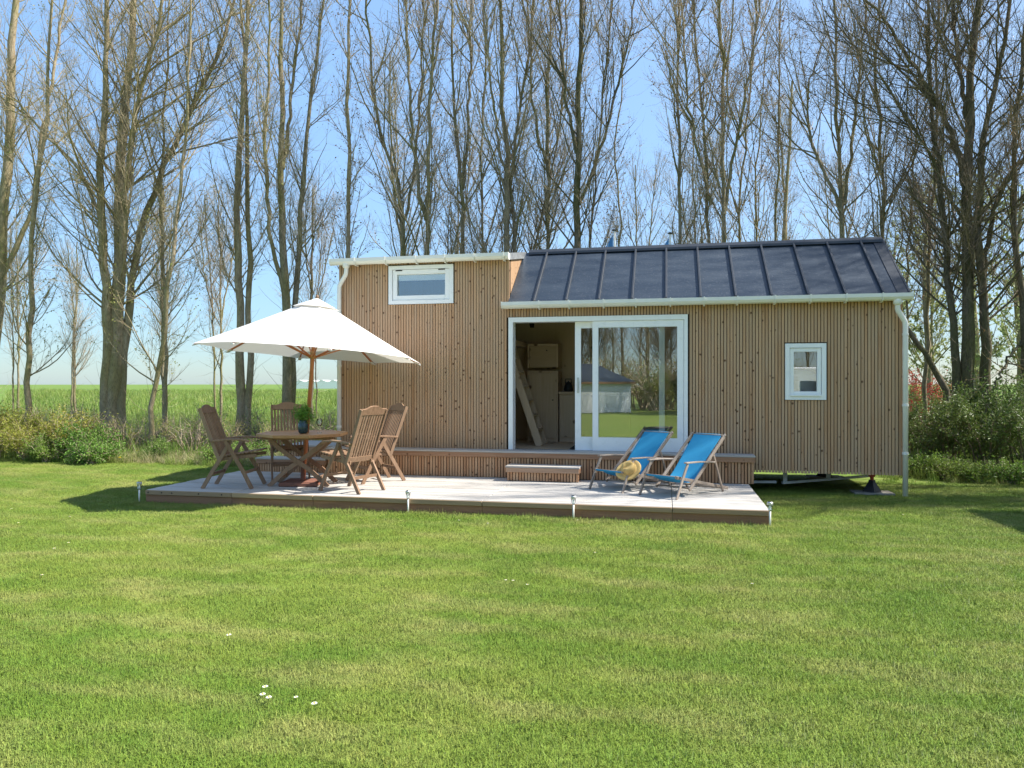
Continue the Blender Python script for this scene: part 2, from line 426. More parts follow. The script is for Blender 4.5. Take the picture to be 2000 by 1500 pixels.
def blades(name, n, rad, h0, h1, wd, mat, bend=.5, seed=1, seg=2):
    r = np.random.default_rng(seed)
    a = r.uniform(0, 2*np.pi, n); q = rad*np.sqrt(r.uniform(0, 1, n))
    B = np.stack([q*np.cos(a), q*np.sin(a), np.full(n, -.004)], 1)
    da = r.uniform(0, 2*np.pi, n); ln = np.abs(r.normal(0, bend, n)); H = r.uniform(h0, h1, n)
    D = np.stack([np.cos(da), np.sin(da), np.zeros(n)], 1); S = np.stack([-np.sin(da), np.cos(da), np.zeros(n)], 1)
    W = wd*r.uniform(.6, 1.3, n)
    V = []; 
    for k in range(seg+1):
        t = k/seg
        c = B + D*(H*ln*t**1.7)[:, None] + np.array([0, 0, 1])*(H*t*(1-.25*ln*t))[:, None]
        wk = (W*(1-t**1.5)*.5)[:, None]
        if k < seg: V += [c - S*wk, c + S*wk]
        else: V += [c]
    V = np.stack(V, 1); m = V.shape[1]; base = np.arange(n)*m
    quads = [np.stack([base+2*k, base+2*k+1, base+2*k+3, base+2*k+2], 1) for k in range(seg-1)]
    tri = np.stack([base+2*(seg-1), base+2*(seg-1)+1, base+2*seg], 1)
    return fast_mesh(name, V.reshape(-1, 3), quads+[tri], mat)

HX0, HX1, HY0, HY1 = -5.33, 3.264, 11.46, 13.96
def in_frame(x, y, margin=120):
    X = x*CT + y*ST; Z = -x*ST + y*CT
    px = 1000 + F*X/np.maximum(Z, .1)
    return (Z > 2.2) & (px > -margin) & (px < 2000+margin), Z

def lawn_grass():
    r = RNG; n = 240000
    x = r.uniform(-16, 12, n); y = r.uniform(1.5, 14.2, n)
    ok, Z = in_frame(x, y)
    dens = np.clip(9.0/np.maximum(Z, 3), .55, 2.4)*.30
    ok &= r.uniform(0, 1, n) < dens
    ok &= ~((x > -6.97) & (x < 1.2) & (y > 8.83) & (y < 11.3))
    ok &= ~((x > -6.7) & (x < 1.25) & (y > 11.0) & (y < 13.9))
    edge = 13.1 + .25*np.sin(x*1.7) + .15*np.sin(x*4.1)
    ok &= y < edge
    x, y = x[ok], y[ok]; n = len(x)
    tall = np.where((y > 8.55) & (y < 8.9) & (x > -7.1) & (x < 1.3), r.uniform(.9, 2.1, n), 1.0)*r.uniform(.75, 1.25, n)
    tall *= np.where((np.abs(x+.0) < 50) & (np.sin(x*2.3+y)*np.sin(y*1.9-x*.7) > .75), 1.2, 1.0)
    s = r.uniform(.85, 1.25, n)
    rot = np.stack([r.normal(0, .08, n), r.normal(0, .08, n), r.uniform(0, 6.28, n)], 1)
    me = blades('grass_tuft', 90, .115, .010, .034, .0034, M['grass'], 1.05, 3)
    gn_scatter('lawn_grass', np.stack([x, y, np.full(n, -.004)], 1), rot, np.stack([s, s, s*tall], 1), me,
               'short mown green grass covering the wide lawn', 'grass')
lawn_grass()

def rough():
    r = RNG; n = 9000
    x = r.uniform(-26, -4.5, n); y = 12.95 + 14*r.uniform(0, 1, n)**1.6
    ok, Z = in_frame(x, y, 200); ok &= ~((x > HX0-.1) & (y < HY1+.3)) & (y > 12.95+.25*np.sin(x*1.7)+.15*np.sin(x*4.1))
    x2 = r.uniform(3.5, 12, 1600); y2 = r.uniform(13.0, 19, 1600)
    x = np.concatenate([x[ok], x2]); y = np.concatenate([y[ok], y2]); n = len(x)
    s = r.uniform(.5, 1.15, n)*np.clip(.45+(y-12.9)*.35, .45, 1.25)
    rot = np.stack([r.normal(0, .12, n), r.normal(0, .12, n), r.uniform(0, 6.28, n)], 1)
    me = blades('rough_tuft', 26, .13, .18, .50, .011, M['rough_grass'], .55, 5, 3)
    gn_scatter('rough_grass', np.stack([x, y, np.full(n, -.02)], 1), rot, np.stack([s, s, s], 1), me,
               'long uncut grass along the edge of the lawn', 'grass')
    n = 1100; x = r.uniform(-17, -4.8, n); y = r.uniform(13.6, 18.5, n); s = r.uniform(.35, .85, n)
    rot = np.stack([r.normal(0, .18, n), r.normal(0, .18, n), r.uniform(0, 6.28, n)], 1); q = ~((x > HX0-.2) & (y < HY1+.4)); 
    me = blades('weed_tuft', 16, .22, .3, .75, .022, M['leaf_green'], .8, 9, 4)
    gn_scatter('weeds', np.stack([x, y, np.full(n, -.02)], 1)[q], rot[q], np.stack([s, s, s], 1)[q], me,
               'leafy green weeds growing between the tree trunks', 'weeds')
    n = 1100; x = r.uniform(-11.5, -5.6, n); y = r.uniform(13.1, 15.2, n); s = r.uniform(.4, 1.0, n)
    rot = np.stack([r.normal(0, .3, n), r.normal(0, .3, n), r.uniform(0, 6.28, n)], 1)
    me = blades('dry_tuft', 18, .12, .15, .45, .007, M['dry_grass'], .9, 6, 3)
    gn_scatter('dry_grass', np.stack([x, y, np.full(n, -.02)], 1), rot, np.stack([s, s, s], 1), me,
               'pale dry grass stalks among the weeds beside the brush pile', 'grass')
    n = 9000; yy = 26 + 110*r.uniform(0, 1, n)**1.8; x = r.uniform(-1.15, .25, n)*yy*.9; 
    s = r.uniform(.8, 1.6, n)*np.clip(yy/45, .8, 1.5)
    rot = np.stack([r.normal(0, .1, n), r.normal(0, .1, n), r.uniform(0, 6.28, n)], 1)
    me = blades('crop_tuft', 22, .35, .25, .55, .03, M['rough_grass'], .5, 8, 2)
    gn_scatter('field_crop', np.stack([x, yy, np.full(n, -.02)], 1), rot, np.stack([s, s, s*.8], 1), me,
               'green crop growing in the open field beyond the trees', 'crop')
rough()

# ------------------------------------------------------------------ house
def hx(px, y=HY0): return on_y(px, 750, y).x
house = empty('tiny_house', (0, 0, 0), 0, 'wooden tiny house with vertical slat cladding, white windows and dark metal roof', 'house')
SPLIT = -2.45                       # where the tall part ends and the low part begins
EAVE, TALL, RIDGE_Y, RIDGE_Z = 2.86, 3.60, 12.71, 3.88
BOT = .30
DOOR = (-2.45, .297, .55, 2.645)
WIN1 = (-4.45, -3.355, 2.895, 3.52)
WIN2 = (1.683, 2.246, 1.37, 2.19)

def wall_with_holes(x0, x1, z0, z1, y0, y1, holes):
    mb = MB()
    xs = sorted({x0, x1, *[h[0] for h in holes], *[h[1] for h in holes]}); zs = sorted({z0, z1, *[h[2] for h in holes], *[h[3] for h in holes]})
    xs = [x for x in xs if x0 <= x <= x1]; zs = [z for z in zs if z0 <= z <= z1]
    for a, b in zip(xs[:-1], xs[1:]):
        run = None
        for c, d in zip(zs[:-1], zs[1:]):
            mx, mz = (a+b)/2, (c+d)/2
            if any(h[0] < mx < h[1] and h[2] < mz < h[3] for h in holes): continue
            mb.box(a, b, y0, y1, c, d)
    return mb
wall = wall_with_holes(HX0+.01, SPLIT, BOT+.03, TALL-.03, HY0+.012, HY0+.13, [DOOR, WIN1]).build('front_wall', M['membrane'], house)
wall2 = wall_with_holes(SPLIT, HX1-.01, BOT+.03, EAVE-.03, HY0+.012, HY0+.13, [DOOR, WIN2])
wall.data.name = 'front_wall'
w2 = wall2.build('front_wall', M['membrane'], house)

# the slats of the front, one by one
PITCH = .0452
slat_me = MB().box(-.0175, .0175, -.011, .011, 0, 1).mesh('slat', M['larch'])
def slat(x, y, z0, z1, parent, me=slat_me, rz=0.0):
    o = link('slat', me, parent); o.location = (x, y, z0); o.scale = (1, 1, z1-z0); o.rotation_euler = (0, 0, rz); return o
n = int(round((HX1-HX0)/PITCH)); r = random.Random(3)
for i in range(n):
    x = HX0 + PITCH*(i+.5); tall = x < SPLIT
    segs = [(BOT + r.uniform(-.004, .004), TALL-.01 if tall else EAVE-.01)]
    for hx0, hx1, hz0, hz1 in (DOOR, WIN1, WIN2):
        if hx0-.012 < x < hx1+.012:
            segs = [s for a, b in segs for s in ((a, min(b, hz0-.006)), (max(a, hz1+.006), b)) if s[1]-s[0] > .03]
    for a, b in segs: slat(x, HY0+r.uniform(-.0015, .0015), a, b, wall if tall else w2)
# the side of the tall part that stands above the low roof
def roof_z(y): return EAVE+.03 + (RIDGE_Z-EAVE-.03)*(1-abs(y-RIDGE_Y)/(RIDGE_Y-11.36))
def tall_z(y): return 3.63 + .25*(1-abs(y-RIDGE_Y)/(RIDGE_Y-11.36))
side = MB().prismx([(HY0+.02, roof_z(HY0)-.3), (RIDGE_Y, 3.60), (HY1-.02, 2.6), (HY1-.02, TALL), (RIDGE_Y, tall_z(RIDGE_Y)-.03), (HY0+.02, TALL)], SPLIT-.10, SPLIT-.022).build('gable_wall', M['membrane'], house)
y = HY0+.02
while y < RIDGE_Y:
    a, b = roof_z(y)-.02, tall_z(y)-.05
    if b-a > .02: slat(SPLIT-.012, y, a, b, side, rz=math.pi/2)
    y += PITCH
# end walls and back wall
endl = MB().prismx([(HY0+.14, BOT), (HY1, BOT), (HY1, TALL), (RIDGE_Y, tall_z(RIDGE_Y)-.04), (HY0+.14, TALL)], HX0+.02, HX0+.12).build('end_wall', M['pine'], house)
endr = MB().prismx([(HY0+.14, BOT), (HY1, BOT), (HY1, EAVE), (RIDGE_Y, RIDGE_Z-.04), (HY0+.14, EAVE)], HX1-.12, HX1-.02).build('end_wall', M['pine'], house)
for ex, ob in ((HX0+.005, endl), (HX1-.005, endr)):
    mb = MB(); y = HY0+.03
    while y < HY1:
        top = (tall_z(y) if ex < 0 else roof_z(y))-.05
        mb.box(ex-.011, ex+.011, y-.0185, y+.0185, BOT, top); y += PITCH
    tag(mb.build('slat', M['larch'], ob), kind='stuff')
ADDED_WIN = (-4.75, -3.05, 1.05, 2.2)  # opening added out of view to bring daylight into the room
back = wall_with_holes(HX0+.12, SPLIT-.06, BOT, TALL, HY1-.1, HY1, [ADDED_WIN]).box(SPLIT-.06, HX1-.12, HY1-.1, HY1, BOT, EAVE).build('back_wall', M['pine'], house)
mb = MB().box(HX0+.12, HX1-.12, HY0+.135, HY1-.10, .42, .548).build('floor_slab', M['pine_x'], house)
ceil = MB().prismx([(HY0+.135, EAVE-.1), (RIDGE_Y, RIDGE_Z-.16), (HY1-.1, EAVE-.1), (HY1-.1, EAVE-.06), (RIDGE_Y, RIDGE_Z-.11), (HY0+.135, EAVE-.06)], SPLIT+.01, HX1-.13).build('ceiling', M['pine_x'], house)
loft = MB().box(HX0+.13, SPLIT-.12, HY0+.3, HY1-.11, 2.28, 2.36).build('loft_floor', M['pine_x'], house)
lin = MB().box(HX0+.14, DOOR[0]-.05, HY0+.131, HY0+.15, .55, 2.28).box(DOOR[1]+.02, WIN2[0]-.02, HY0+.131, HY0+.15, .55, EAVE-.12).build('inner_lining', M['pine'], house)

# low roof: standing-seam panels
roof = empty('roof', (0, 0, 0)); roof.parent = house
seams = [-2.03 + .5018*k for k in range(11)]
ex = [SPLIT+.005] + seams + [HX1+.06]
ang = math.atan2(RIDGE_Z-EAVE, RIDGE_Y-11.34)
for a, b in zip(ex[:-1], ex[1:]):
    mb = MB(); m = 6; vs = []
    k0 = random.Random(int(a*100)).uniform(-.004, .004)
    mb.prismx([(11.34, EAVE), (RIDGE_Y, RIDGE_Z), (RIDGE_Y, RIDGE_Z-.05), (11.38, EAVE-.035)], a+.002, b-.002)
    o = mb.build('panel', M['roof'], roof); o.location.z = k0
for x in seams:
    mb = MB(); nrm = Vector((0, -math.sin(ang), math.cos(ang)))
    a, b = Vector((x, 11.345, EAVE+.005)), Vector((x, RIDGE_Y-.02, RIDGE_Z-.012))
    mb.bar(a+nrm*.018, b+nrm*.018, .030, .05, nrm)
    mb.build('seam', M['seam'], roof, bevel=.004)
mb = MB().prismx([(11.33, EAVE+.012), (RIDGE_Y, RIDGE_Z+.016), (2*RIDGE_Y-11.33, EAVE+.012), (2*RIDGE_Y-11.33, EAVE-.10), (RIDGE_Y, RIDGE_Z-.11), (11.33, EAVE-.07)], HX1+.06, HX1+.085)
mb.prismx([(11.345, EAVE+.012), (RIDGE_Y, RIDGE_Z+.014), (RIDGE_Y, RIDGE_Z+.004), (11.345, EAVE+.002)], HX1-.085, HX1+.06)
mb.build('verge_trim', M['seam'], roof)
MB().prismx([(RIDGE_Y-.10, RIDGE_Z-.045), (RIDGE_Y-.09, RIDGE_Z-.005), (RIDGE_Y, RIDGE_Z+.055), (RIDGE_Y+.1, RIDGE_Z-.015), (RIDGE_Y+.1, RIDGE_Z-.06), (RIDGE_Y, RIDGE_Z+.01)], SPLIT+.1, HX1+.055).build('ridge_cap', M['seam'], roof)
MB().prismx([(RIDGE_Y+.001, RIDGE_Z), (2*RIDGE_Y-11.34, EAVE), (2*RIDGE_Y-11.34, EAVE-.05), (RIDGE_Y+.001, RIDGE_Z-.05)], SPLIT, HX1+.058).build('back_slope', M['roof'], roof)
# roof of the tall part
troof = empty('upper_roof', (0, 0, 0)); troof.parent = house
MB().prismx([(11.33, 3.635), (RIDGE_Y, 3.885), (2*RIDGE_Y-11.33, 3.635), (2*RIDGE_Y-11.33, 3.575), (RIDGE_Y, 3.82), (11.33, 3.575)], HX0-.07, SPLIT-.004).build('roof_sheet', M['roof'], troof)
MB().prismx([(11.325, 3.645), (RIDGE_Y, 3.9), (2*RIDGE_Y-11.325, 3.645), (2*RIDGE_Y-11.325, 3.54), (RIDGE_Y, 3.79), (11.325, 3.54)], SPLIT-.003, SPLIT+.03).build('verge_trim', M['steel'], troof)

# gutters and downpipes
def gutter(x0, x1, z, brackets, ends):
    g = empty('gutter', (0, 0, 0)); g.parent = house
    prof = [(11.375, z), (11.375, z-.045), (11.355, z-.075), (11.32, z-.088), (11.285, z-.075), (11.262, z-.045), (11.258, z+.004), (11.25, z+.004),
            (11.25, z-.048), (11.277, z-.083), (11.32, z-.098), (11.362, z-.083), (11.387, z-.048), (11.387, z)]
    MB().prismx(prof, x0, x1).build('trough', M['white_pvc'], g)
    for x in (x0-.006, x1+.006):
        MB().prismx([(11.245, z+.008), (11.392, z+.004), (11.392, z-.05), (11.365, z-.09), (11.32, z-.104), (11.272, z-.09), (11.245, z-.05)], x-.007, x+.007).build('end_cap', M['white_pvc'], g)
    mb_me = None
    for x in brackets:
        prof2 = [(11.246, z+.012), (11.246, z-.05), (11.274, z-.086), (11.32, z-.102), (11.366, z-.086), (11.39, z-.05), (11.42, z-.10), (11.40, z-.115), (11.32, z-.116), (11.262, z-.094), (11.236, z-.05), (11.236, z+.012)]
        if mb_me is None: mb_me = MB().prismx(prof2, -.011, .011).mesh('bracket', M['white_pvc'])
        link('bracket', mb_me, g).location = (x, 0, 0)
    return g
bx = [hx(970 + q/2.41, 11.3) for q in (200, 340, 503, 655, 818, 977, 1133, 1310, 1477, 1645, 1815)]
gutter(SPLIT-.07, HX1+.075, EAVE+.01, bx, 1)
gutter(HX0-.07, SPLIT+.02, 3.64, [hx(600 + q/4, 11.3) for q in (375, 612, 850, 1075, 1305, 1535)], 0)

def downpipe(path, r, clips, mat):
    d = empty('downpipe', (0, 0, 0)); d.parent = house
    pts = [Vector(p) for p in path]
    sm = []
    for i, p in enumerate(pts):                          # rounded bends
        if 0 < i < len(pts)-1:
            a = p + (pts[i-1]-p).normalized()*.07; b = p + (pts[i+1]-p).normalized()*.07
            sm += [a.lerp(p, .0), a.lerp(p, .6).lerp(b.lerp(p, .6), .25), a.lerp(p, .6).lerp(b.lerp(p, .6), .75), b]
        else: sm.append(p)
    MB().tube(sm, r, 14).build('pipe', mat, d, True)
    MB().lathe([(r*1.05, 0), (r*1.55, .02), (r*1.55, .07), (r*1.2, .10)], 14, (pts[0].x, pts[0].y, pts[0].z-.06)).build('outlet', mat, d, True)
    for z in clips:
        c = MB().tube([(pts[-1].x, pts[-1].y, z-.016), (pts[-1].x, pts[-1].y, z+.016)], r*1.18, 14)
        c.box(pts[-1].x-.012, pts[-1].x+.012, pts[-1].y, HY0+.02, z-.012, z+.012); c.build('clip', mat, d)
    return d
px_r = hx(1769, 11.36)
downpipe([(hx(1753, 11.32), 11.32, EAVE-.09), (hx(1753, 11.32), 11.33, EAVE-.22), (px_r, 11.375, EAVE-.38), (px_r, 11.375, .02)], .036, (2.3, 1.3, .62), M['white_pvc'])
px_l = hx(661.5, 11.36)
downpipe([(hx(676, 11.32), 11.32, 3.55), (hx(676, 11.32), 11.33, 3.40), (px_l, 11.38, 3.22), (px_l, 11.38, .02)], .036, (2.75, 1.9, .9), M['white_pvc'])

# windows
def window(rect, sash_in, handle=None, hinge_top=True):
    x0, x1, z0, z1 = rect
    wd = empty('window', (0, 0, 0)); wd.parent = house
    t = .062
    f = MB(); yy0, yy1 = HY0-.035, HY0+.10
    f.box(x0, x0+t, yy0, yy1, z0, z1).box(x1-t, x1, yy0, yy1, z0, z1).box(x0+t, x1-t, yy0, yy1, z1-t, z1).box(x0+t, x1-t, yy0, yy1, z0, z0+t)
    f.build('frame', M['white_frame'], wd)
    s = MB(); a0, a1, b0, b1 = x0+t+.004, x1-t-.004, z0+t+.004, z1-t-.004; q = sash_in; ys0, ys1 = HY0-.018, HY0+.06
    s.box(a0, a0+q, ys0, ys1, b0, b1).box(a1-q, a1, ys0, ys1, b0, b1).box(a0+q, a1-q, ys0, ys1, b1-q, b1).box(a0+q, a1-q, ys0, ys1, b0, b0+q)
    s.build('sash', M['white_frame'], wd, bevel=.004)
    MB().box(a0+q+.001, a1-q-.001, HY0+.02, HY0+.028, b0+q+.001, b1-q-.001).build('pane', M['glass'], wd)
    MB().box(x0-.012, x1+.012, HY0-.014, HY0+.012, z1+.001, z1+.016).build('drip_cap', M['membrane'], wd)
    return wd, (a0+q, a1-q, b0+q, b1-q)
w1, g1 = window(WIN1, .075)
MB().box(g1[0], g1[1], HY0+.04, HY0+.075, g1[3]-.095, g1[3]-.002).build('blind', M['white_frame'], w1)
for xx in (g1[0]+.03, g1[1]-.06): MB().box(xx-.05, xx+.06, HY0-.026, HY0-.016, WIN1[3]-.085, WIN1[3]-.068).build('hinge', M['steel_dark'], w1)
w2_, g2 = window(WIN2, .055)
MB().box(WIN2[0]+.065, WIN2[1]-.065, HY0-.055, HY0-.036, WIN2[2]+.055, WIN2[2]+.075).build('sill', M['white_frame'], w2_)

# sliding door
door = empty('sliding_door', (0, 0, 0)); door.parent = house
x0, x1, z0, z1 = DOOR
f = MB(); t = .07
f.box(x0, x0+t, HY0-.04, HY0+.17, z0, z1).box(x1-.055, x1, HY0-.04, HY0+.17, z0, z1).box(x0+t, x1-.055, HY0-.04, HY0+.17, z1-.075, z1)
f.build('frame', M['white_frame'], door)
MB().box(x0-.01, x1+.01, HY0-.075, HY0+.17, z0-.035, z0-.001).build('threshold', M['alu'], door)
MB().box(x0+t, x1-.055, HY0-.03, HY0+.16, z0, z0+.022).build('track', M['alu'], door)
def leaf(a, b, yc, name, lw, rw):
    e = empty(name, (0, 0, 0)); e.parent = door
    s = MB(); zb, zt = z0+.025, z1-.078; y0_, y1_ = yc-.027, yc+.027
    s.box(a, a+lw, y0_, y1_, zb, zt).box(b-rw, b, y0_, y1_, zb, zt).box(a+lw, b-rw, y0_, y1_, zb, zb+.205).box(a+lw, b-rw, y0_, y1_, zt-.10, zt)
    s.build('stile_frame', M['white_frame'], e)
    MB().box(a+lw, b-rw, yc-.004, yc+.004, zb+.205, zt-.10).build('pane', M['glass'], e)
    return e
lf = leaf(-1.13, .238, HY0+.005, 'fixed_leaf', .088, .095)
lr = leaf(-1.41, -.042, HY0+.085, 'sliding_leaf', .092, .085)
hm = MB(); hxx = hx(1129, HY0+.05)
hm.box(hxx-.016, hxx+.016, HY0+.048, HY0+.058, 1.46, 1.70).tube([(hxx, HY0+.05, 1.63), (hxx, HY0+.01, 1.63), (hxx+.005, HY0-.0, 1.63), (hxx-.0, HY0-.002, 1.50)], .008, 8)
hm.build('handle', M['alu'], lr)

added_win = empty('window', (0, 0, 0)); added_win.parent = house  # unseen back window, added to brighten the interior
fb = MB(); q = .06
fb.box(ADDED_WIN[0], ADDED_WIN[0]+q, HY1-.11, HY1+.02, ADDED_WIN[2], ADDED_WIN[3]).box(ADDED_WIN[1]-q, ADDED_WIN[1], HY1-.11, HY1+.02, ADDED_WIN[2], ADDED_WIN[3]).box(ADDED_WIN[0]+q, ADDED_WIN[1]-q, HY1-.11, HY1+.02, ADDED_WIN[2], ADDED_WIN[2]+q).box(ADDED_WIN[0]+q, ADDED_WIN[1]-q, HY1-.11, HY1+.02, ADDED_WIN[3]-q, ADDED_WIN[3])
fb.build('frame', M['white_frame'], added_win); MB().box(ADDED_WIN[0]+q, ADDED_WIN[1]-q, HY1-.05, HY1-.042, ADDED_WIN[2]+q, ADDED_WIN[3]-q).build('pane', M['glass'], added_win)

# under the house: trailer
tr = empty('trailer', (0, 0, 0)); tr.parent = house
for yy in (HY0+.45, HY1-.5): MB().box(HX0+.2, HX1-.15, yy-.03, yy+.03, .30, .41).build('chassis_beam', M['steel_dark'], tr)
MB().box(HX0+.05, HX1-.05, HY0+.14, HY1-.1, .41, .419).build('underside', M['membrane'], tr)
M['grey_paint'] = simple('grey_paint', (.55, .58, .58), .5)
p1, p2 = on_y(1470, 941, HY0+.25), on_y(1516, 941, HY0+.25); q1, q2 = on_y(1528, 943, HY0+.3), on_y(1705, 929, HY0+1.0)
MB().bar(p1, p2, .04, .035).build('stay_rail', M['grey_paint'], tr)
MB().bar(q1, q2, .045, .035).build('stay_rail', M['grey_paint'], tr)
for f_ in (.03, .5):
    q = q1.lerp(q2, f_); MB().box(q.x-.03, q.x+.03, q.y-.012, q.y+.012, q.z, .41).build('stay_post', M['grey_paint'], tr)
def jack(xx, yy, red):
    j = empty('support_jack', (xx, yy, 0)); j.parent = tr
    MB().lathe([(.13, .03), (.12, .05), (.05, .17), (.045, .20), (.0, .20)], 4).build('stand', M['steel_dark'], j)
    MB().lathe([(.026, .20), (.026, .245), (.045, .25), (.045, .35), (.025, .36), (.025, .41), (.0, .41)], 10).build('screw_head', M['red_paint'] if red else M['steel_dark'], j)
    MB().box(-.27, .27, -.17, .17, .0, .03).build('base_board', M['pad'], j, bevel=.004)
jack(on_y(1703, 960, HY0+.22).x, HY0+.22, True); jack(2.62, HY1-.45, False); jack(-4.9, HY0+.5, False)
for yy in (HY0+.3, HY1-.25):
    for xx in (-1.3, -.5):
        wh = empty('wheel', (xx, yy, .33)); wh.parent = tr
        t_ = MB().lathe([(.2, -.09), (.31, -.09), (.33, -.05), (.33, .05), (.31, .09), (.2, .09)], 24); t_o = t_.build('tyre', M['rubber'], wh); t_o.rotation_euler = (math.pi/2, 0, 0)
        r_o = MB().lathe([(.02, -.05), (.2, -.06), (.21, .06), (.02, .05)], 20).build('rim', M['steel'], wh); r_o.rotation_euler = (math.pi/2, 0, 0)

# ------------------------------------------------------------------ inside the house (seen through the door)
def inside():
    c = empty('tall_cabinet', (0, 0, 0), 0, 'pale pine tall cabinet standing inside the house behind the ladder', 'cabinet')
    MB().box(-2.50, -1.94, 13.32, 13.84, .55, 1.84).build('carcass', M['pine'], c)
    MB().box(-2.47, -1.97, 13.295, 13.318, .62, 1.80).build('door', M['pine'], c, bevel=.003)
    MB().box(-2.50, -1.94, 13.42, 13.84, 1.90, 2.33).box(-2.50, -2.47, 13.32, 13.42, 1.90, 2.33).box(-1.97, -1.94, 13.32, 13.42, 1.90, 2.33).box(-2.47, -1.97, 13.32, 13.42, 2.29, 2.33).build('top_box', M['pine'], c)
    MB().box(-2.465, -1.975, 13.36, 13.38, 1.91, 2.285).build('flap', M['pine_x'], c)
    MB().lathe([(.013, 0), (.013, .02), (0, .02)], 10).build('knob', M['black'], c).location = (-2.03, 13.28, 1.30)
    MB().lathe([(.013, 0), (.013, .02), (0, .02)], 10).build('knob', M['black'], c).location = (-2.15, 13.34, 2.20)
    k = empty('kitchen_unit', (0, 0, 0), 0, 'pine kitchen counter with worktop inside the house', 'counter')
    MB().box(-1.92, .6, 13.36, 13.84, .55, 1.42).build('carcass', M['pine'], k)
    MB().box(-1.93, .62, 13.31, 13.85, 1.422, 1.46).build('worktop', M['pine_x'], k)
    for i in range(4): MB().box(-1.90+.63*i, -1.29+.63*i, 13.335, 13.358, .64, 1.40).build('door', M['pine'], k, bevel=.003)
    e = empty('mixer_tap', (-1.62, 13.65, 1.461), 0, 'chrome kitchen tap on the counter inside the house', 'tap')
    MB().tube([(0, 0, 0), (0, 0, .22), (0, -.03, .27), (0, -.09, .28), (0, -.13, .25)], .013, 8).build('spout', M['alu'], e, True)
    MB().lathe([(.03, 0), (.03, .02), (.018, .03), (.018, .05)], 12).build('base', M['alu'], e, True)
    p = empty('kettle', (-1.78, 13.55, 1.461), 0, 'dark kettle on the counter beside the tap', 'kettle')
    MB().lathe([(.075, 0), (.085, .04), (.07, .13), (.045, .17), (.012, .18), (.012, .2), (0, .2)], 16).build('pot', M['steel_dark'], p, True)
    MB().tube([(-.06, 0, .15), (-.05, 0, .23), (.05, 0, .23), (.06, 0, .15)], .008, 8).build('handle', M['black'], p, True)
    l = empty('loft_ladder', (0, 0, 0), 0, 'steep wooden loft ladder leaning inside the open door', 'ladder')
    top, bot = Vector((-2.80, 0, 2.52)), Vector((-2.13, 0, .55))
    for yy in (12.45, 12.95): MB().bar(top + Vector((0, yy, 0)), bot + Vector((0, yy, 0)), .035, .12, (1, 0, .3)).build('stringer', M['pine'], l)
    for i in range(7):
        q = top.lerp(bot, (i+.9)/8)
        MB().box(q.x-.07, q.x+.07, 12.468, 12.932, q.z-.015, q.z+.015).build('rung', M['pine_x'], l)
    s = empty('sofa', (1.1, 13.3, .55), 0, 'dark blue sofa inside the house behind the glass', 'sofa')
    MB().box(-.45, .85, -.1, .5, .1, .42).build('seat', fabric('navy_cloth', (.035, .05, .08), .1, 0), s, bevel=.04)
    MB().box(-.45, .85, .3, .5, .42, .8).build('backrest', s.children[0].data.materials[0], s, bevel=.04)
    pl = MB(); pil = link('pillow', None and None or MB().lathe([(0.02, -.11), (.16, -.10), (.24, -.04), (.25, 0), (.24, .04), (.16, .10), (.02, .11)], 16).mesh('pillow', fabric('white_cotton', (.78, .76, .75), .03, .05), True))
    pil.location = (2.0, HY0+.36, 1.60); pil.rotation_euler = (1.25, 0.1, 0.2); pil.scale = (1.3, .9, 1)
    tag(pil, 'white pillow propped behind the small square window', 'pillow')
    b = empty('bunk', (0, 0, 0), 0, 'raised pine bunk inside behind the small square window', 'bed')
    MB().box(1.25, HX1-.14, HY0+.16, HY1-.15, 1.30, 1.38).build('base', M['pine_x'], b)
    MB().box(1.27, HX1-.16, HY0+.18, HY1-.17, 1.381, 1.50).build('mattress', pil.data.materials[0], b, bevel=.03)
    MB().box(1.25, 1.29, HY0+.16, HY1-.15, .55, 1.30).build('side_panel', M['pine'], b)
inside()

# ------------------------------------------------------------------ deck, bench, steps
DX0, DX1, DY0, DY1, DZ = -6.93, 1.14, 8.85, 11.10, .165
deck = empty('wooden_deck', ((DX0+DX1)/2, (DY0+DY1)/2, 0), 0, 'low bleached timber deck in front of the tiny house', 'deck')
off = -deck.location
def dchild(mb, name, mat, bevel=0):
    o = mb.build(name, mat, deck, bevel=bevel); o.location = off; return o
joints = [DX0, -5.635, -4.47, -2.225, .054, DX1]
rows = 16; pw = (DY1-DY0)/rows
r = random.Random(5)
for i in range(rows):
    y0_ = DY0 + i*pw
    js = joints
    for a, b in zip(js[:-1], js[1:]):
        dz = r.uniform(-.0025, .0025); th = .028
        dchild(MB().box(a+.003, b-.003, y0_+.007, y0_+pw-.007, DZ-th+dz, DZ+dz), 'plank', M['deck_board'], .004)
        if i == 0: dchild(MB().box(a+.004, b-.004, DY0-.024, DY0+.001, DZ-.062, DZ-.003), 'edge_board', M['deck_front'], .004)
for a, b in zip(joints[:-1], joints[1:]):
    dchild(MB().box(a+.002, b-.002, DY0-.006, DY0+.02, -.03, DZ-.064), 'skirting', M['deck_edge'])
for x in (DX0+.03, DX1-.03): dchild(MB().box(x-.0125, x+.0125, DY0+.056, DY1, -.03, DZ-.03), 'skirting', M['deck_edge'])
for x in np.arange(DX0+.35, DX1, .62): dchild(MB().box(x-.03, x+.03, DY0+.057, DY1, -.02, DZ-.032), 'joist', M['deck_edge'])
for px in (292, 318, 338, 390, 435):
    c = on_y(px, 965, DY0); o = dchild(MB().tube([(c.x, DY0-.03, .135), (c.x, DY0-.02, .135)], .009, 8), 'bolt', M['steel_dark'])

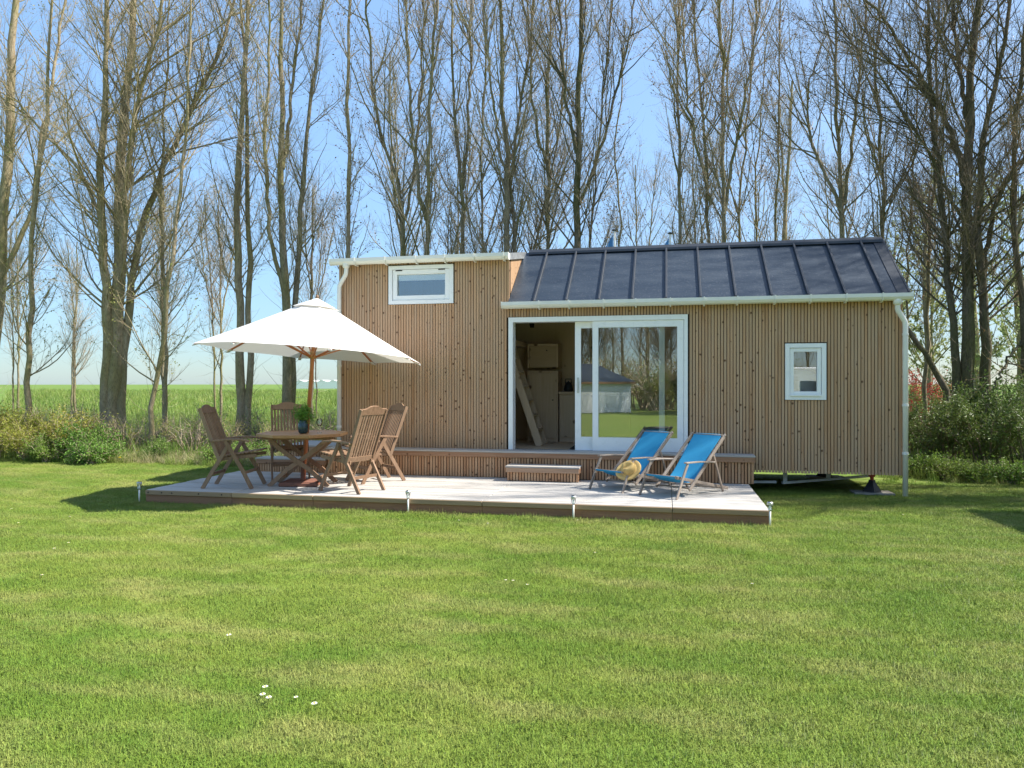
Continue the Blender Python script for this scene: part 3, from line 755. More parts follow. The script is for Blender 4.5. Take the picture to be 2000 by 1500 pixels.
fresh_me = MB().box(-.0165, .0165, -.011, .011, 0, 1).mesh('slat', M['larch_fresh'])
def slat_box(name, label, x0, x1, y0, y1, zb, zt, trim, boards, right_side=True, cat='step'):
    e = empty(name, ((x0+x1)/2, (y0+y1)/2, zb), 0, label, cat); of = Vector(e.location)
    def ch(mb, nm, mat, bevel=0):
        o = mb.build(nm, mat, e, bevel=bevel); o.location = -of; return o
    core = ch(MB().box(x0+.03, x1-.03, y0+.03, y1, zb, zt-.05), 'core', M['membrane'])
    n = int((x1-x0-.02)/PITCH); p = (x1-x0-.037)/n
    for i in range(n+1):
        o = link('slat', fresh_me, e); o.location = (x0+.0185+p*i-of.x, y0+.013-of.y, .003); o.scale = (1, 1, zt-.05-zb)
    n = int((y1-y0-.06)/PITCH)
    for sx in (x0+.013, x1-.013):
        for i in range(n):
            o = link('slat', fresh_me, e); o.location = (sx-of.x, y0+.05+PITCH*i-of.y, .003); o.scale = (1, 1, zt-.05-zb); o.rotation_euler = (0, 0, math.pi/2)
    ch(MB().box(x0-.012, x1+.012, y0-.022, y0-.001, zt-trim, zt-.002), 'trim_board', M['trim_board'], .003)
    for sx in (x0-.011, x1+.011): ch(MB().box(sx-.01, sx+.01, y0, y1, zt-trim, zt-.002), 'trim_board', M['trim_board'], .003)
    w_ = (y1-y0+.01)/boards
    for i in range(boards): ch(MB().box(x0-.02, x1+.02, y0-.028+w_*i, y0-.034+w_*(i+1), zt-.0005, zt+.024), 'plank', M['deck_board'], .003)
    return e
slat_box('bench_step', 'long slatted step bench running under the sliding door', -5.36, 1.21, 11.10, 11.43, DZ+.002, .55, .075, 2)
slat_box('door_step', 'small slatted step standing in front of the sliding door', -2.33, -1.27, 10.76, 11.06, DZ+.004, .365, .07, 2)
slat_box('side_step', 'low slatted step at the far end of the deck behind the table', -6.62, -5.42, 11.12, 11.44, 0.0, .365, .07, 2)
slat_box('side_platform', 'raised slatted platform against the short end of the house', -6.35, -5.43, 11.49, 12.5, 0.0, .55, .075, 7, cat='platform')

# ------------------------------------------------------------------ solar stake lights
def solar(px, py_base, z, label):
    p = on_y(px, py_base, DY0-.055) if px > 300 else on_z(px, py_base, z)
    s = empty('solar_light', (p.x, p.y, z), 0, label, 'garden light', 'solar stake lights along the deck')
    MB().tube([(0, 0, -.03), (0, 0, .17)], .011, 8).build('stake', M['white_pvc'], s, True)
    MB().lathe([(.012, .165), (.024, .19), (.027, .235), (.0, .235)], 12).build('lens', M['thin_glass'], s, True)
    MB().lathe([(.0, .236), (.034, .236), (.034, .262), (.028, .270), (.0, .270)], 14).build('cap', M['alu'], s)
    MB().box(-.02, .02, -.02, .02, .2705, .273).build('solar_cell', M['black'], s)
    MB().lathe([(.010, .178), (.010, .225), (0, .225)], 8).build('bulb', M['white_frame'], s)
solar(272, 980, 0, 'solar stake light beside the shaded corner of the deck')
solar(797, 998, 0, 'solar stake light in front of the deck near the wooden chairs')
solar(1120, 1006, 0, 'solar stake light in front of the deck below the small step')
solar(1504, 1024, 0, 'solar stake light at the sunny outer corner of the deck')

# ------------------------------------------------------------------ garden table, chairs, umbrella
TX, TY = cw(-2.99, 10.62)
def table():
    t = empty('garden_table', (TX, TY, DZ), TH, 'octagonal teak folding table with crossed legs under the white umbrella', 'table')
    R = .64; oc = [(R*math.cos(math.pi/8+k*math.pi/4), R*math.sin(math.pi/8+k*math.pi/4)) for k in range(8)]
    def halfw(y):
        a = R*math.cos(math.pi/8); e = R*math.sin(math.pi/8)
        y = abs(y)
        return a if y <= e else a-(y-e)
    n = 15; a = R*math.cos(math.pi/8); w_ = 2*(a-.06)/n
    for i in range(n):
        y0_ = -(a-.06)+w_*i; y1_ = y0_+w_-.006
        h0, h1 = halfw(y0_)-.055, halfw(y1_)-.055
        segs = [(-1, 1)] if abs((y0_+y1_)/2) > .035 else [(-1, 0), (0, 1)]
        for sa, sb in segs:
            xa0, xa1 = (-h0, -h1) if sa < 0 else (.028, .028); xb0, xb1 = (h0, h1) if sb > 0 else (-.028, -.028)
            m_ = MB().add([(xa0, y0_, .716), (xb0, y0_, .716), (xb1, y1_, .716), (xa1, y1_, .716), (xa0, y0_, .738), (xb0, y0_, .738), (xb1, y1_, .738), (xa1, y1_, .738)],
                          [(0,3,2,1),(4,5,6,7),(0,1,5,4),(1,2,6,5),(2,3,7,6),(3,0,4,7)])
            m_.build('slat', M['teak_top'], t)
    for k in range(8):
        p, q = Vector((*oc[k], .724)), Vector((*oc[(k+1) % 8], .724)); c1, c2 = p*.915, q*.915; c1.z = c2.z = .724
        MB().add([(p.x, p.y, .70), (q.x, q.y, .70), (c2.x, c2.y, .70), (c1.x, c1.y, .70), (p.x, p.y, .741), (q.x, q.y, .741), (c2.x, c2.y, .741), (c1.x, c1.y, .741)],
                 [(0,3,2,1),(4,5,6,7),(0,1,5,4),(1,2,6,5),(2,3,7,6),(3,0,4,7)]).build('rim', M['teak_top'], t, bevel=.004)
    for yy in (-.26, .26): MB().box(-.5, .5, yy-.022, yy+.022, .66, .714).build('rail', M['teak'], t)
    MB().box(-.06, .06, -.238, .238, .665, .714).build('rail', M['teak'], t)
    for yy in (-.21, .21):
        MB().strip([(-.42, yy, 0), (-.16, yy, .24), (.02, yy, .36), (.25, yy, .53), (.40, yy, .66)], .032, .06, (0, 1, 0)).build('leg', M['teak'], t)
        y2 = yy + (.036 if yy > 0 else -.036)
        MB().strip([(.42, y2, 0), (.16, y2, .24), (-.02, y2, .36), (-.25, y2, .53), (-.40, y2, .66)], .032, .06, (0, 1, 0)).build('leg', M['teak'], t)
    for xx, yw in ((-.30, .19), (.30, .225)): MB().box(xx-.018, xx+.018, -yw, yw, .10, .14).build('stretcher', M['teak'], t)
    return t
table()

def make_chair():
    c = empty('garden_chair', (0, 0, 0))
    W = .255; tk = M['teak']
    for s in (-1, 1):
        MB().strip([(.33, s*(W+.012), 0), (.20, s*(W+.012), .26), (.06, s*(W+.012), .50), (-.03, s*(W+.012), .655)], .026, .05, (0, 1, 0)).build('front_leg', tk, c)
        MB().strip([(-.36, s*(W-.02), 0), (-.22, s*(W-.02), .24), (-.06, s*(W-.02), .50), (.03, s*(W-.02), .655)], .026, .05, (0, 1, 0)).build('rear_leg', tk, c)
        MB().strip([(-.235, s*(W+.005), .655), (-.05, s*(W+.005), .672), (.12, s*(W+.005), .680), (.24, s*(W+.005), .668), (.285, s*(W+.005), .645)], .062, .026, (0, 1, 0)).build('armrest', tk, c, bevel=.005)
    seat = empty('seat'); seat.parent = c
    for s in (-1, 1): MB().strip([(-.17, s*.20, .395), (.08, s*.20, .425), (.37, s*.20, .455)], .024, .045, (0, 1, 0)).build('seat_rail', tk, seat)
    for i in range(9):
        x = -.11+.058*i; z = .43+.088*(x+.17)/.54
        MB().box(x-.024, x+.024, -.225, .225, z-.009, z+.009).build('slat', tk, seat, bevel=.003)
    b = empty('backrest'); b.parent = c
    B0, B1 = Vector((-.12, 0, .37)), Vector((-.40, 0, 1.10)); d = (B1-B0).normalized()
    for s in (-1, 1): MB().bar(B0+Vector((0, s*.235, 0)), B1+Vector((0, s*.235, 0)), .028, .045, (1, 0, .4)).build('stile', tk, b)
    up = Vector((d.z, 0, -d.x))
    def board(zs, prof):
        m_ = MB(); n_ = len(prof); vs = []
        for y_, lo, hi in prof:
            for q in (lo, hi):
                for th in (-.013, .013): vs.append(B0 + d*q + Vector((0, y_, 0)) + up*th)
        fs = []
        for i in range(n_-1):
            a, e = i*4, i*4+4
            fs += [(a, a+1, e+1, e), (a+2, e+2, e+3, a+3), (a, e, e+2, a+2), (a+1, a+3, e+3, e+1)]
        fs += [(0, 2, 3, 1), (n_*4-4, n_*4-3, n_*4-1, n_*4-2)]
        return m_.add(vs, fs)
    Lb = (B1-B0).length
    top = [(y_, Lb-.075, Lb+.005+.042*math.exp(-(y_/.12)**4)) for y_ in np.linspace(-.22, .22, 17)]
    board(0, top).build('top_rail', tk, b)
    board(0, [(y_, .035, .105) for y_ in (-.22, .22)]).build('bottom_rail', tk, b)
    for i in range(9):
        y_ = -.19+.0475*i
        MB().bar(B0+d*.10+Vector((0, y_, 0)), B0+d*(Lb-.07)+Vector((0, y_, 0)), .026, .014, (1, 0, .4)).build('slat', tk, b)
    MB().bar((.22, -W, .22), (.22, W, .22), .02, .04).build('stretcher', tk, c)
    MB().bar((-.24, -W+.03, .20), (-.24, W-.03, .20), .02, .04).build('stretcher', tk, c)
    return c
def place(o, X, Z, fX, fZ, z=DZ):
    x, y = cw(X, Z); fx, fy = cw(fX, fZ)
    o.location = (x, y, z); o.rotation_euler = (0, 0, math.atan2(fy, fx))
GC = 'teak chairs around the table'
ch = make_chair(); place(ch, -3.88, 10.40, 1.0, .0); tag(ch, 'teak folding armchair in the shade, seen from the side facing the table', 'chair', GC)
c2 = copy_tree(ch); place(c2, -3.42, 11.40, .36, -.93); tag(c2, 'teak folding armchair behind the table, its high back next to the vase', 'chair', GC)
c3 = copy_tree(ch); place(c3, -2.16, 10.03, -.84, .54); tag(c3, 'teak folding armchair with its slatted back turned to the lawn', 'chair', GC)
c4 = copy_tree(ch); place(c4, -2.03, 11.00, -.80, -.60); tag(c4, 'teak folding armchair closest to the house wall with a sunlit back edge', 'chair', GC)

def umbrella():
    u = empty('garden_umbrella', (TX, TY, DZ), 0, 'large white canvas parasol on a varnished wooden pole', 'umbrella')
    u.rotation_mode = 'QUATERNION'
    fwd = Vector((-ST, CT, 0)); u.rotation_quaternion = Quaternion(fwd, math.radians(3.8)) @ Quaternion(Vector((CT, ST, 0)), math.radians(-2.0)) @ Quaternion((0, 0, 1), TH)
    MB().lathe([(.029, .0), (.029, 1.95), (.024, 2.60)], 14).build('pole', M['teak_pole'], u, True)
    zr, za, R = 1.87, 2.60, 1.60
    A = [math.pi/8 + k*math.pi/4 for k in range(8)]
    vs = []; fs = []; ns, nr = 8, 8
    tot = 8*ns
    for j in range(nr+1):
        q = (j/nr); rad = .13 + (R-.13)*q
        for k in range(8):
            for i in range(ns):
                s = i/ns; a0, a1 = A[k], A[(k+1) % 8] + (2*math.pi if k == 7 else 0)
                p0 = Vector((math.cos(a0), math.sin(a0), 0))*rad; p1 = Vector((math.cos(a1), math.sin(a1), 0))*rad
                p = p0.lerp(p1, s); sag = 4*s*(1-s)
                p *= 1 - .030*sag*q*q
                z = za - (za-zr)*(q**1.06) - .02*math.sin(math.pi*q) - .030*sag*q*(1-q)*2 + .012*sag*q*q
                vs.append((p.x, p.y, z))
    for j in range(nr):
        for i in range(tot): fs.append((j*tot+i, j*tot+(i+1) % tot, (j+1)*tot+(i+1) % tot, (j+1)*tot+i))
    cv = MB().add(vs, fs); me = cv.mesh('canopy', M['canvas'], True); can = link('canopy', me, u)
    # vent cap above the opening
    vs = [(0, 0, za+.085)]; fs = []
    for k in range(8): vs.append((math.cos(A[k])*.33, math.sin(A[k])*.33, za-.065))
    for k in range(8): fs.append((0, 1+k, 1+(k+1) % 8))
    MB().add(vs, fs).build('vent_cap', M['canvas'], can)
    MB().lathe([(.014, 0), (.02, .012), (.022, .028), (.014, .045), (.005, .052)], 12).build('finial', M['teak'], u, True).location = (0, 0, za+.078)
    MB().lathe([(.026, 0), (.055, .01), (.055, .05), (.034, .07), (.045, .085), (.03, .11)], 14).build('hub', M['teak_top'], u, True).location = (0, 0, 1.80)
    MB().lathe([(.026, 0), (.06, .01), (.06, .05), (.026, .06)], 14).build('crown_hub', M['teak_pole'], u, True).location = (0, 0, za-.10)
    for k in range(8):
        dx, dy = math.cos(A[k]), math.sin(A[k])
        def cp(q): return Vector((dx*(.13+(R-.13)*q), dy*(.13+(R-.13)*q), za-(za-zr)*q**1.06-.02*math.sin(math.pi*q)-.022))
        rb = MB().strip([Vector((dx*.04, dy*.04, za-.07)), cp(.25), cp(.5), cp(.75), cp(.985)], .018, .024, (-dy, dx, 0)).build('rib', M['teak_pole'], u)
        MB().bar((dx*.05, dy*.05, 1.83), cp(.52)-Vector((0, 0, .012)), .016, .02).build('strut', M['teak_pole'], rb)
        MB().bar(cp(.93)-Vector((0, 0, .014)), cp(1.0)-Vector((0, 0, .002)), .05, .012).build('corner_pocket', M['canvas'], rb)
    b = empty('umbrella_base', (TX, TY, DZ), TH, 'flat brown umbrella base plate under the table', 'base plate')
    MB().box(-.27, .27, -.27, .27, .001, .055).build('plate', M['brown_base'], b, bevel=.012)
    MB().lathe([(.045, .055), (.045, .07), (.034, .08), (.034, .36), (.026, .362)], 14).build('sleeve', M['brown_base'], b, True)
umbrella()

def vase():
    X, Z = (592-1000)/F*10.42, 10.42
    x, y = cw(X, Z)
    v = empty('plant_vase', (x, y, DZ+.742), 0, 'dark teal glass jar with a bushy green herb on the table', 'plant')
    jar = NT('teal_glaze'); n = jar.noise(jar.obj(), 20, 3); jm = jar.done(jar.bsdf(jar.mix(n, (.010, .028, .032), (.03, .075, .085)), .18, .6))
    MB().lathe([(.045, 0), (.066, .02), (.074, .07), (.068, .13), (.05, .165), (.056, .185), (.049, .185), (.044, .165), (.0, .15)], 18).build('jar', jm, v, True)
    r = np.random.default_rng(4); n = 2200
    d = r.normal(size=(n, 3)); d /= np.linalg.norm(d, axis=1)[:, None]; rad = r.uniform(.1, 1.15, n)**.6*(1+.35*np.sin(d[:, 0]*9+d[:, 1]*7)*np.sin(d[:, 2]*8))
    P = d*rad[:, None]*np.array([.15, .15, .13]) + np.array([0, 0, .275])
    P[:, 2] += .02*np.sin(P[:, 0]*40)
    s = r.uniform(.006, .014, n)[:, None]; t = r.normal(size=(n, 3)); t /= np.linalg.norm(t, axis=1)[:, None]
    q = np.cross(d, t); q /= np.linalg.norm(q, axis=1)[:, None]
    V = np.stack([P-t*s*1.8, P-q*s*.35, P+t*s*1.8, P+q*s*.35], 1).reshape(-1, 3)
    Fq = (np.arange(n)[:, None]*4 + np.arange(4)[None])
    o = link('foliage', fast_mesh('foliage', V, [Fq], M['herb']), v)
    st = MB(); rr = random.Random(2)
    for i in range(16):
        a = rr.uniform(0, 6.28); q_ = rr.uniform(.03, .11)
        st.tube([(0, 0, .14), (math.cos(a)*q_*.5, math.sin(a)*q_*.5, .22), (math.cos(a)*q_, math.sin(a)*q_, .31)], .0025, 4)
    st.build('stem', M['herb'], v)
    x, y = cw((624-1000)/F*10.5, 10.5)
    g = empty('wine_glass', (x, y, DZ+.742), 0, 'empty stemmed wine glass on the table beside the umbrella pole', 'glass')
    MB().lathe([(.034, 0), (.033, .004), (.006, .008), (.004, .02), (.004, .085), (.015, .095), (.036, .12), (.044, .155), (.037, .20), (.0355, .20), (.042, .155), (.034, .122), (.013, .098), (0.001, .096)], 20).build('bowl', M['thin_glass'], g, True)
vase()

# ------------------------------------------------------------------ deck chairs and hat
def make_deckchair():
    c = empty('deck_chair', (0, 0, 0)); W = .27; gw = M['grey_wood']
    # local x runs back from the front feet, y across
    for s in (-1, 1):
        y = s*W
        MB().strip([(0, y+s*.03, 0), (.13, y+s*.03, .24), (.26, y+s*.03, .455)], .022, .042, (0, 1, 0)).build('front_leg', gw, c, bevel=.004)
        MB().strip([(.20, y+s*.03, .470), (.55, y+s*.03, .462), (.90, y+s*.03, .435)], .048, .020, (0, 1, 0)).build('armrest', gw, c, bevel=.004)
        MB().bar((.34, y, .09), (1.25, y, .80), .026, .044, (0, 0, 1)).build('back_post', gw, c, bevel=.004)
        MB().bar((.06, y-s*.028, .285), (1.36, y-s*.028, .022), .022, .042, (0, 0, 1)).build('base_rail', gw, c, bevel=.004)
        MB().bar((.90, y+s*.028, .525), (1.14, y+s*.028, 0), .020, .036, (1, 0, 0)).build('rear_leg', gw, c, bevel=.004)
    for (x, z, ww, r_) in ((1.225, .785, W+.02, .014), (.075, .285, W, .014), (.37, .11, W+.01, .012), (1.335, .03, W-.02, .014), (1.12, .05, W+.03, .012), (.86, .44, W+.04, .010)):
        MB().tube([(x, -ww, z), (x, ww, z)], r_, 8).build('crossbar', gw, c, True)
    pr = [(1.232, .806), (1.20, .765), (1.06, .648), (.92, .525), (.78, .395), (.66, .285), (.56, .21), (.47, .178), (.38, .178), (.29, .205), (.18, .258), (.08, .303), (.052, .285), (.07, .268)]
    m = 6; vs = []; fs = []
    for i, (x, z) in enumerate(pr):
        for j in range(m+1):
            v_ = -1+2*j/m; wob = 1 - .10*math.sin(math.pi*min(1, max(0, (x-.1)/1.1)))
            vs.append((x, v_*.235*wob, z - .018*(1-v_*v_)*math.sin(math.pi*min(1, max(0, (x-.08)/1.12)))))
    for i in range(len(pr)-1):
        for j in range(m): fs.append((i*(m+1)+j, i*(m+1)+j+1, (i+1)*(m+1)+j+1, (i+1)*(m+1)+j))
    sl_ = link('sling', MB().add(vs, fs).mesh('sling', M['blue_cloth'], True), c)
    md = sl_.modifiers.new('thick', 'SOLIDIFY'); md.thickness = .003
    md2 = sl_.modifiers.new('sub', 'SUBSURF'); md2.levels = 1; md2.render_levels = 1
    return c
DG = 'blue deck chairs on the deck'
def place_dc(o, X, Z):
    x, y = cw(X, Z); bx_, by_ = cw(.73, .68)
    o.location = (x, y, DZ+.002); o.rotation_euler = (0, 0, math.atan2(by_, bx_)); o.scale = (.94, .94, .94)
dc1 = make_deckchair(); place_dc(dc1, 1.25, 9.93); tag(dc1, 'blue sling deck chair with a straw hat on its seat', 'deck chair', DG)
dc2 = copy_tree(dc1); place_dc(dc2, 1.84, 9.38); tag(dc2, 'empty blue sling deck chair next to the sunny deck corner', 'deck chair', DG)

def hat():
    h = empty('straw_hat', (0, 0, 0), 0, 'golden straw sun hat lying on the blue deck chair', 'hat')
    n = 36; vs = []; fs = []
    prof = [(.158, -.012), (.150, .002), (.128, .006), (.104, .0), (.094, .012), (.090, .05), (.083, .088), (.066, .106), (.040, .104), (.012, .098)]
    for r_, z in prof:
        for k in range(n):
            a = 2*math.pi*k/n; c_, s_ = math.cos(a), math.sin(a)
            zz = z + (.012*math.cos(2*a) if r_ > .1 else 0); rr = r_*(1.08 if abs(c_) > .0 else 1)
            x_, y_ = rr*c_*1.06, r_*s_*.95
            if z > .04:
                pin = math.exp(-((c_-.75)/.35)**2)*math.exp(-((abs(s_)-.55)/.3)**2); x_ *= 1-.22*pin*(z/.1); y_ *= 1-.25*pin*(z/.1)
                zz -= .035*math.exp(-(y_/.022)**2)*(z > .085)
            vs.append((x_, y_, zz))
    for i in range(len(prof)-1):
        for k in range(n): fs.append((i*n+k, i*n+(k+1) % n, (i+1)*n+(k+1) % n, (i+1)*n+k))
    fs.append(tuple((len(prof)-1)*n+k for k in range(n)))
    o = link('crown', MB().add(vs, fs).mesh('crown', M['straw'], True), h); md = o.modifiers.new('t', 'SOLIDIFY'); md.thickness = .003
    md = o.modifiers.new('s', 'SUBSURF'); md.levels = 1; md.render_levels = 1
    band = MB(); pts = [(.0965*math.cos(a)*1.06, .0965*math.sin(a)*.97, .022) for a in np.linspace(0, 2*math.pi, 33)]
    for p, q in zip(pts[:-1], pts[1:]): band.bar(p, q, .004, .022)
    band.build('band', M['straw'], h)
    X, Z = (1227-1000)/F*9.86, 9.86
    x, y = cw(X, Z); h.location = (x, y, CH-(917-750)/F*9.86)
    # crown turned to the viewer and upwards
    d = (Vector((0, 0, CH)) - h.location); d.z = 0; d.normalize(); zax = (d*.80 + Vector((0, 0, .62)) + Vector((-.18, 0, 0))).normalized()
    h.rotation_mode = 'QUATERNION'; h.rotation_quaternion = zax.to_track_quat('Z', 'X') @ Quaternion((0, 0, 1), 2.2)
hat()

# ------------------------------------------------------------------ trees
def nrm(a): return a/np.maximum(np.linalg.norm(a, axis=-1, keepdims=True), 1e-9)
def tubes(P, R, sides):
    """P (n,m,3), R (n,m) -> vertices and quads of n tapered tubes"""
    n, m, _ = P.shape
    T = np.empty_like(P); T[:, 1:-1] = P[:, 2:]-P[:, :-2]; T[:, 0] = P[:, 1]-P[:, 0]; T[:, -1] = P[:, -1]-P[:, -2]; T = nrm(T)
    ref = np.where(np.abs(T[:, :1, 2:3]) > .85, np.array([1., 0, 0]), np.array([0, 0, 1.]))
    A = nrm(np.cross(T, np.broadcast_to(ref, T.shape))); B = np.cross(T, A)
    th = 2*np.pi*np.arange(sides)/sides
    V = P[:, :, None] + (A[:, :, None]*np.cos(th)[:, None] + B[:, :, None]*np.sin(th)[:, None])*R[:, :, None, None]
    k = np.arange(sides); k2 = (k+1) % sides
    i = (np.arange(n)[:, None, None]*m + np.arange(m-1)[None, :, None])*sides
    Q = np.stack(np.broadcast_arrays(i+k, i+k2, i+sides+k2, i+sides+k), -1).reshape(-1, 4)
    return V.reshape(-1, 3), Q
def resample(pts, m):
    pts = np.asarray(pts, float); d = np.concatenate([[0], np.cumsum(np.linalg.norm(np.diff(pts, axis=0), axis=1))])
    s = np.linspace(0, d[-1], m); out = np.stack([np.interp(s, d, pts[:, k]) for k in range(3)], 1)
    for _ in range(2): out[1:-1] = .25*out[:-2]+.5*out[1:-1]+.25*out[2:]
    return out, d[-1]
def sprout(r, PP, PR, PL, count, tlo, thi, ang, asd, Lf, m, up, wig, rk, rmin, taper=.3, droop=0):
    """count branches growing from the given parent paths"""
    n, mm, _ = PP.shape
    idx = r.choice(n, count, p=PL/PL.sum()); t = tlo+(thi-tlo)*r.uniform(0, 1, count)
    f = t*(mm-1); i = np.minimum(f.astype(int), mm-2); u = (f-i)[:, None]
    P0 = PP[idx, i]*(1-u)+PP[idx, i+1]*u; D = nrm(PP[idx, i+1]-PP[idx, i]); R0 = PR[idx, i]
    q = nrm(np.cross(D, r.normal(size=(count, 3)))); a = np.radians(np.abs(r.normal(ang, asd, count)))[:, None]
    d = nrm(D*np.cos(a)+q*np.sin(a)); L = Lf(r, PL[idx], t, P0)
    P = np.empty((count, m, 3)); P[:, 0] = P0; st = (L/(m-1))[:, None]
    upv = np.array([0, 0, 1.])
    for k in range(1, m):
        d = nrm(d + upv*(up/(m-1)) + r.normal(size=(count, 3))*wig); P[:, k] = P[:, k-1]+d*st
    rad = np.minimum(R0*.62, np.maximum(rk*L, rmin))
    R = rad[:, None]*np.linspace(1, taper, m)[None]
    return P, R, L
def bud_mesh(r, P, count, size):
    n, m, _ = P.shape
    idx = r.integers(0, n, count); t = r.uniform(.3, 1, count)*(m-1); i = np.minimum(t.astype(int), m-2); u = (t-i)[:, None]
    c = P[idx, i]*(1-u)+P[idx, i+1]*u + r.normal(size=(count, 3))*.012
    s = (size*r.uniform(.5, 1.4, count))[:, None]
    a = nrm(r.normal(size=(count, 3))); b = nrm(np.cross(a, r.normal(size=(count, 3))))
    V = np.stack([c-a*s, c-b*s*.5, c+a*s, c+b*s*.5], 1).reshape(-1, 3)
    return V, np.arange(count)[:, None]*4+np.arange(4)[None]

def grow_tree(stems, Z, seed, label, bark='bark_moss', twig='twig', bud='bud_red', dens=1.0, ang=34, limb=(1.0, 2.6), low=.28, buds=1600, bud_size=.022, twigs=1.0, group='bare trees in the row behind the house', up=.75):
    """stems: list of (pixel path, base diameter px, top diameter px, sideways depth); path is where the photo shows the trunk"""
    r = np.random.default_rng(seed)
    SP, SR, SLn = [], [], []; root = None; MT = 22
    for path, d0, d1, dz in stems:
        pts = []; nz = len(path)
        for k, (px, py) in enumerate(path):
            z_ = Z + dz*(k/(nz-1))
            pts.append(at_depth(px, py, z_))
        P, L = resample([tuple(p) for p in pts], MT)
        P[1:-1] += r.normal(size=(MT-2, 3))*.022
        R = (np.linspace(1, 0, MT)**1.1*(d0-d1) + d1)*.325/F*Z
        if P[0, 2] < .3: R *= 1+.45*np.exp(-(P[:, 2]-P[0, 2])/.3)
        R *= 1+.07*np.sin(np.linspace(0, 30, MT)+seed)*r.uniform(.3, 1, MT)
        SP.append(P); SR.append(R); SLn.append(L)
        if root is None: root = P[0].copy(); root[2] = 0
    SP, SR, SL_ = np.array(SP), np.array(SR), np.array(SLn)
    tot = SL_.sum()
    l1 = lambda r, pl, t, P0: r.uniform(*limb, len(t))*np.clip(1.15-.55*t, .4, 1.1)
    # limbs
    n1 = max(6, int(tot*4.4*dens)); P1, R1, L1 = sprout(r, SP, SR, SL_, n1, low, .98, ang, 9, l1, 9, up, .085, .0085, .008)
    n2 = int(L1.sum()*5.0*dens); P2, R2, L2 = sprout(r, P1, R1, L1, n2, .12, .98, 36, 12, lambda r, pl, t, P0: np.clip(pl*r.uniform(.22, .55, len(t))*(1.1-.5*t), .2, 1.3), 6, .45, .11, .0075, .0045)
    n3 = int(L2.sum()*8.5*dens*twigs); P3, R3, L3 = sprout(r, P2, R2, L2, n3, .1, 1.0, 40, 14, lambda r, pl, t, P0: r.uniform(.14, .55, len(t)), 3, .3, .14, .006, .0032, .45)
    ns = int(tot*8*dens); P4, R4, L4 = sprout(r, SP, SR, SL_, ns, .06, .9, 58, 18, lambda r, pl, t, P0: r.uniform(.2, .9, len(t)), 5, .35, .15, .006, .0035, .4)
    e = empty('tree', tuple(root), 0, label, 'tree', group)
    VV, QQ = tubes(SP, SR, 10); v1, q1 = tubes(P1, R1, 6); 
    V = np.concatenate([VV, v1])-root; Q = np.concatenate([QQ, q1+len(VV)])
    link('trunk', fast_mesh('trunk', V, [Q], M[bark], True), e)
    vs_, qs_, o_ = [], [], 0
    for P, R, s in ((P2, R2, 4), (P3, R3, 3), (P4, R4, 3)):
        v, q = tubes(P, R, s); vs_.append(v); qs_.append(q+o_); o_ += len(v)
    nb = int(buds)
    vb, qb = bud_mesh(r, P3, nb, bud_size); nq = sum(len(q) for q in qs_)
    V = np.concatenate(vs_+[vb])-root; Q = np.concatenate(qs_+[qb+o_])
    idx = np.concatenate([np.zeros(nq), np.ones(len(qb))])
    link('crown', fast_mesh('crown', V, [Q], None, False, idx, [M[twig], M[bud]]), e)
    return e

def gp(Z): return 750 + F*(CH+.03)/Z      # picture row of the ground at distance Z
TREES = {}
def T(key, stems, Z, seed, label, **kw):
    st = []
    for s in stems:
        path, d0, d1 = s[0], s[1], s[2]; dz = s[3] if len(s) > 3 else 0
        path = [(x, gp(Z) if y == 'g' else y) for x, y in path]; st.append((path, d0, d1, dz))
    TREES[key] = grow_tree(st, Z, seed, label, **kw)
LEFTG = 'bare trees beside the open field'
kwL = dict(bark='bark_tan', twig='twig_tan', bud='bud_green', group=LEFTG)
T('edge', [([(-40, 'g'), (-15, 700), (2, 520), (12, 380), (18, 250), (24, 120), (30, 0), (40, -160)], 42, 14),
           ([(5, 540), (40, 470), (62, 420), (85, 250), (110, 110), (135, -60)], 15, 6, 1.0)], 18.5, 11,
  'thick tan trunk cut off by the edge of the picture beside the field', limb=(1.2, 3.0), ang=45, **kwL)
T('thin_field', [([(50, 'g'), (54, 760), (60, 620), (60, 520), (66, 400), (75, 330), (92, 280), (89, 200), (96, 80), (100, -100)], 19, 6)], 17.0, 12,
  'thin crooked tree with yellow-green buds between two thick trunks beside the field', limb=(.8, 2.0), ang=48, low=.15, dens=.8, **kwL)
T('big_fork', [([(212, 'g'), (216, 800), (224, 720), (226, 640), (232, 540), (232, 420), (236, 300), (246, 180), (258, 80), (262, -120)], 52, 12),
               ([(212, 'g'), (206, 760), (212, 660), (205, 540), (196, 420), (196, 330), (203, 200), (210, 90), (205, -120)], 36, 9, -.6),
               ([(232, 'g'), (238, 720), (255, 560), (272, 440), (300, 380), (330, 310), (365, 230), (405, 160), (445, 60), (470, -60)], 30, 7, .8),
               ([(230, 560), (245, 440), (252, 300), (275, 180), (305, 70), (330, -80)], 22, 7, -1.0),
               ([(200, 430), (175, 370), (140, 310), (90, 270), (30, 190), (-20, 140)], 12, 4, .6)], 17.5, 13,
  'big multi-stemmed tree with a massive forked trunk at the lawn edge', limb=(1.4, 3.6), ang=48, dens=1.0, buds=2600, **kwL)
T('sapling_a', [([(296, 'g'), (298, 780), (318, 660), (334, 540), (345, 420), (358, 330), (366, 200), (370, 60), (378, -100)], 17, 5)], 16.5, 14,
  'slender leaning tree just beside the massive forked trunk', limb=(.8, 2.0), ang=46, low=.12, dens=.85, **kwL)
T('sapling_b', [([(322, 'g'), (326, 760), (318, 640), (322, 520), (312, 400), (318, 260), (328, 100), (330, -100)], 13, 4)], 17.8, 15,
  'second slender tree growing close behind the leaning one by the forked trunk', limb=(.7, 1.8), ang=46, low=.12, dens=.8, **kwL)
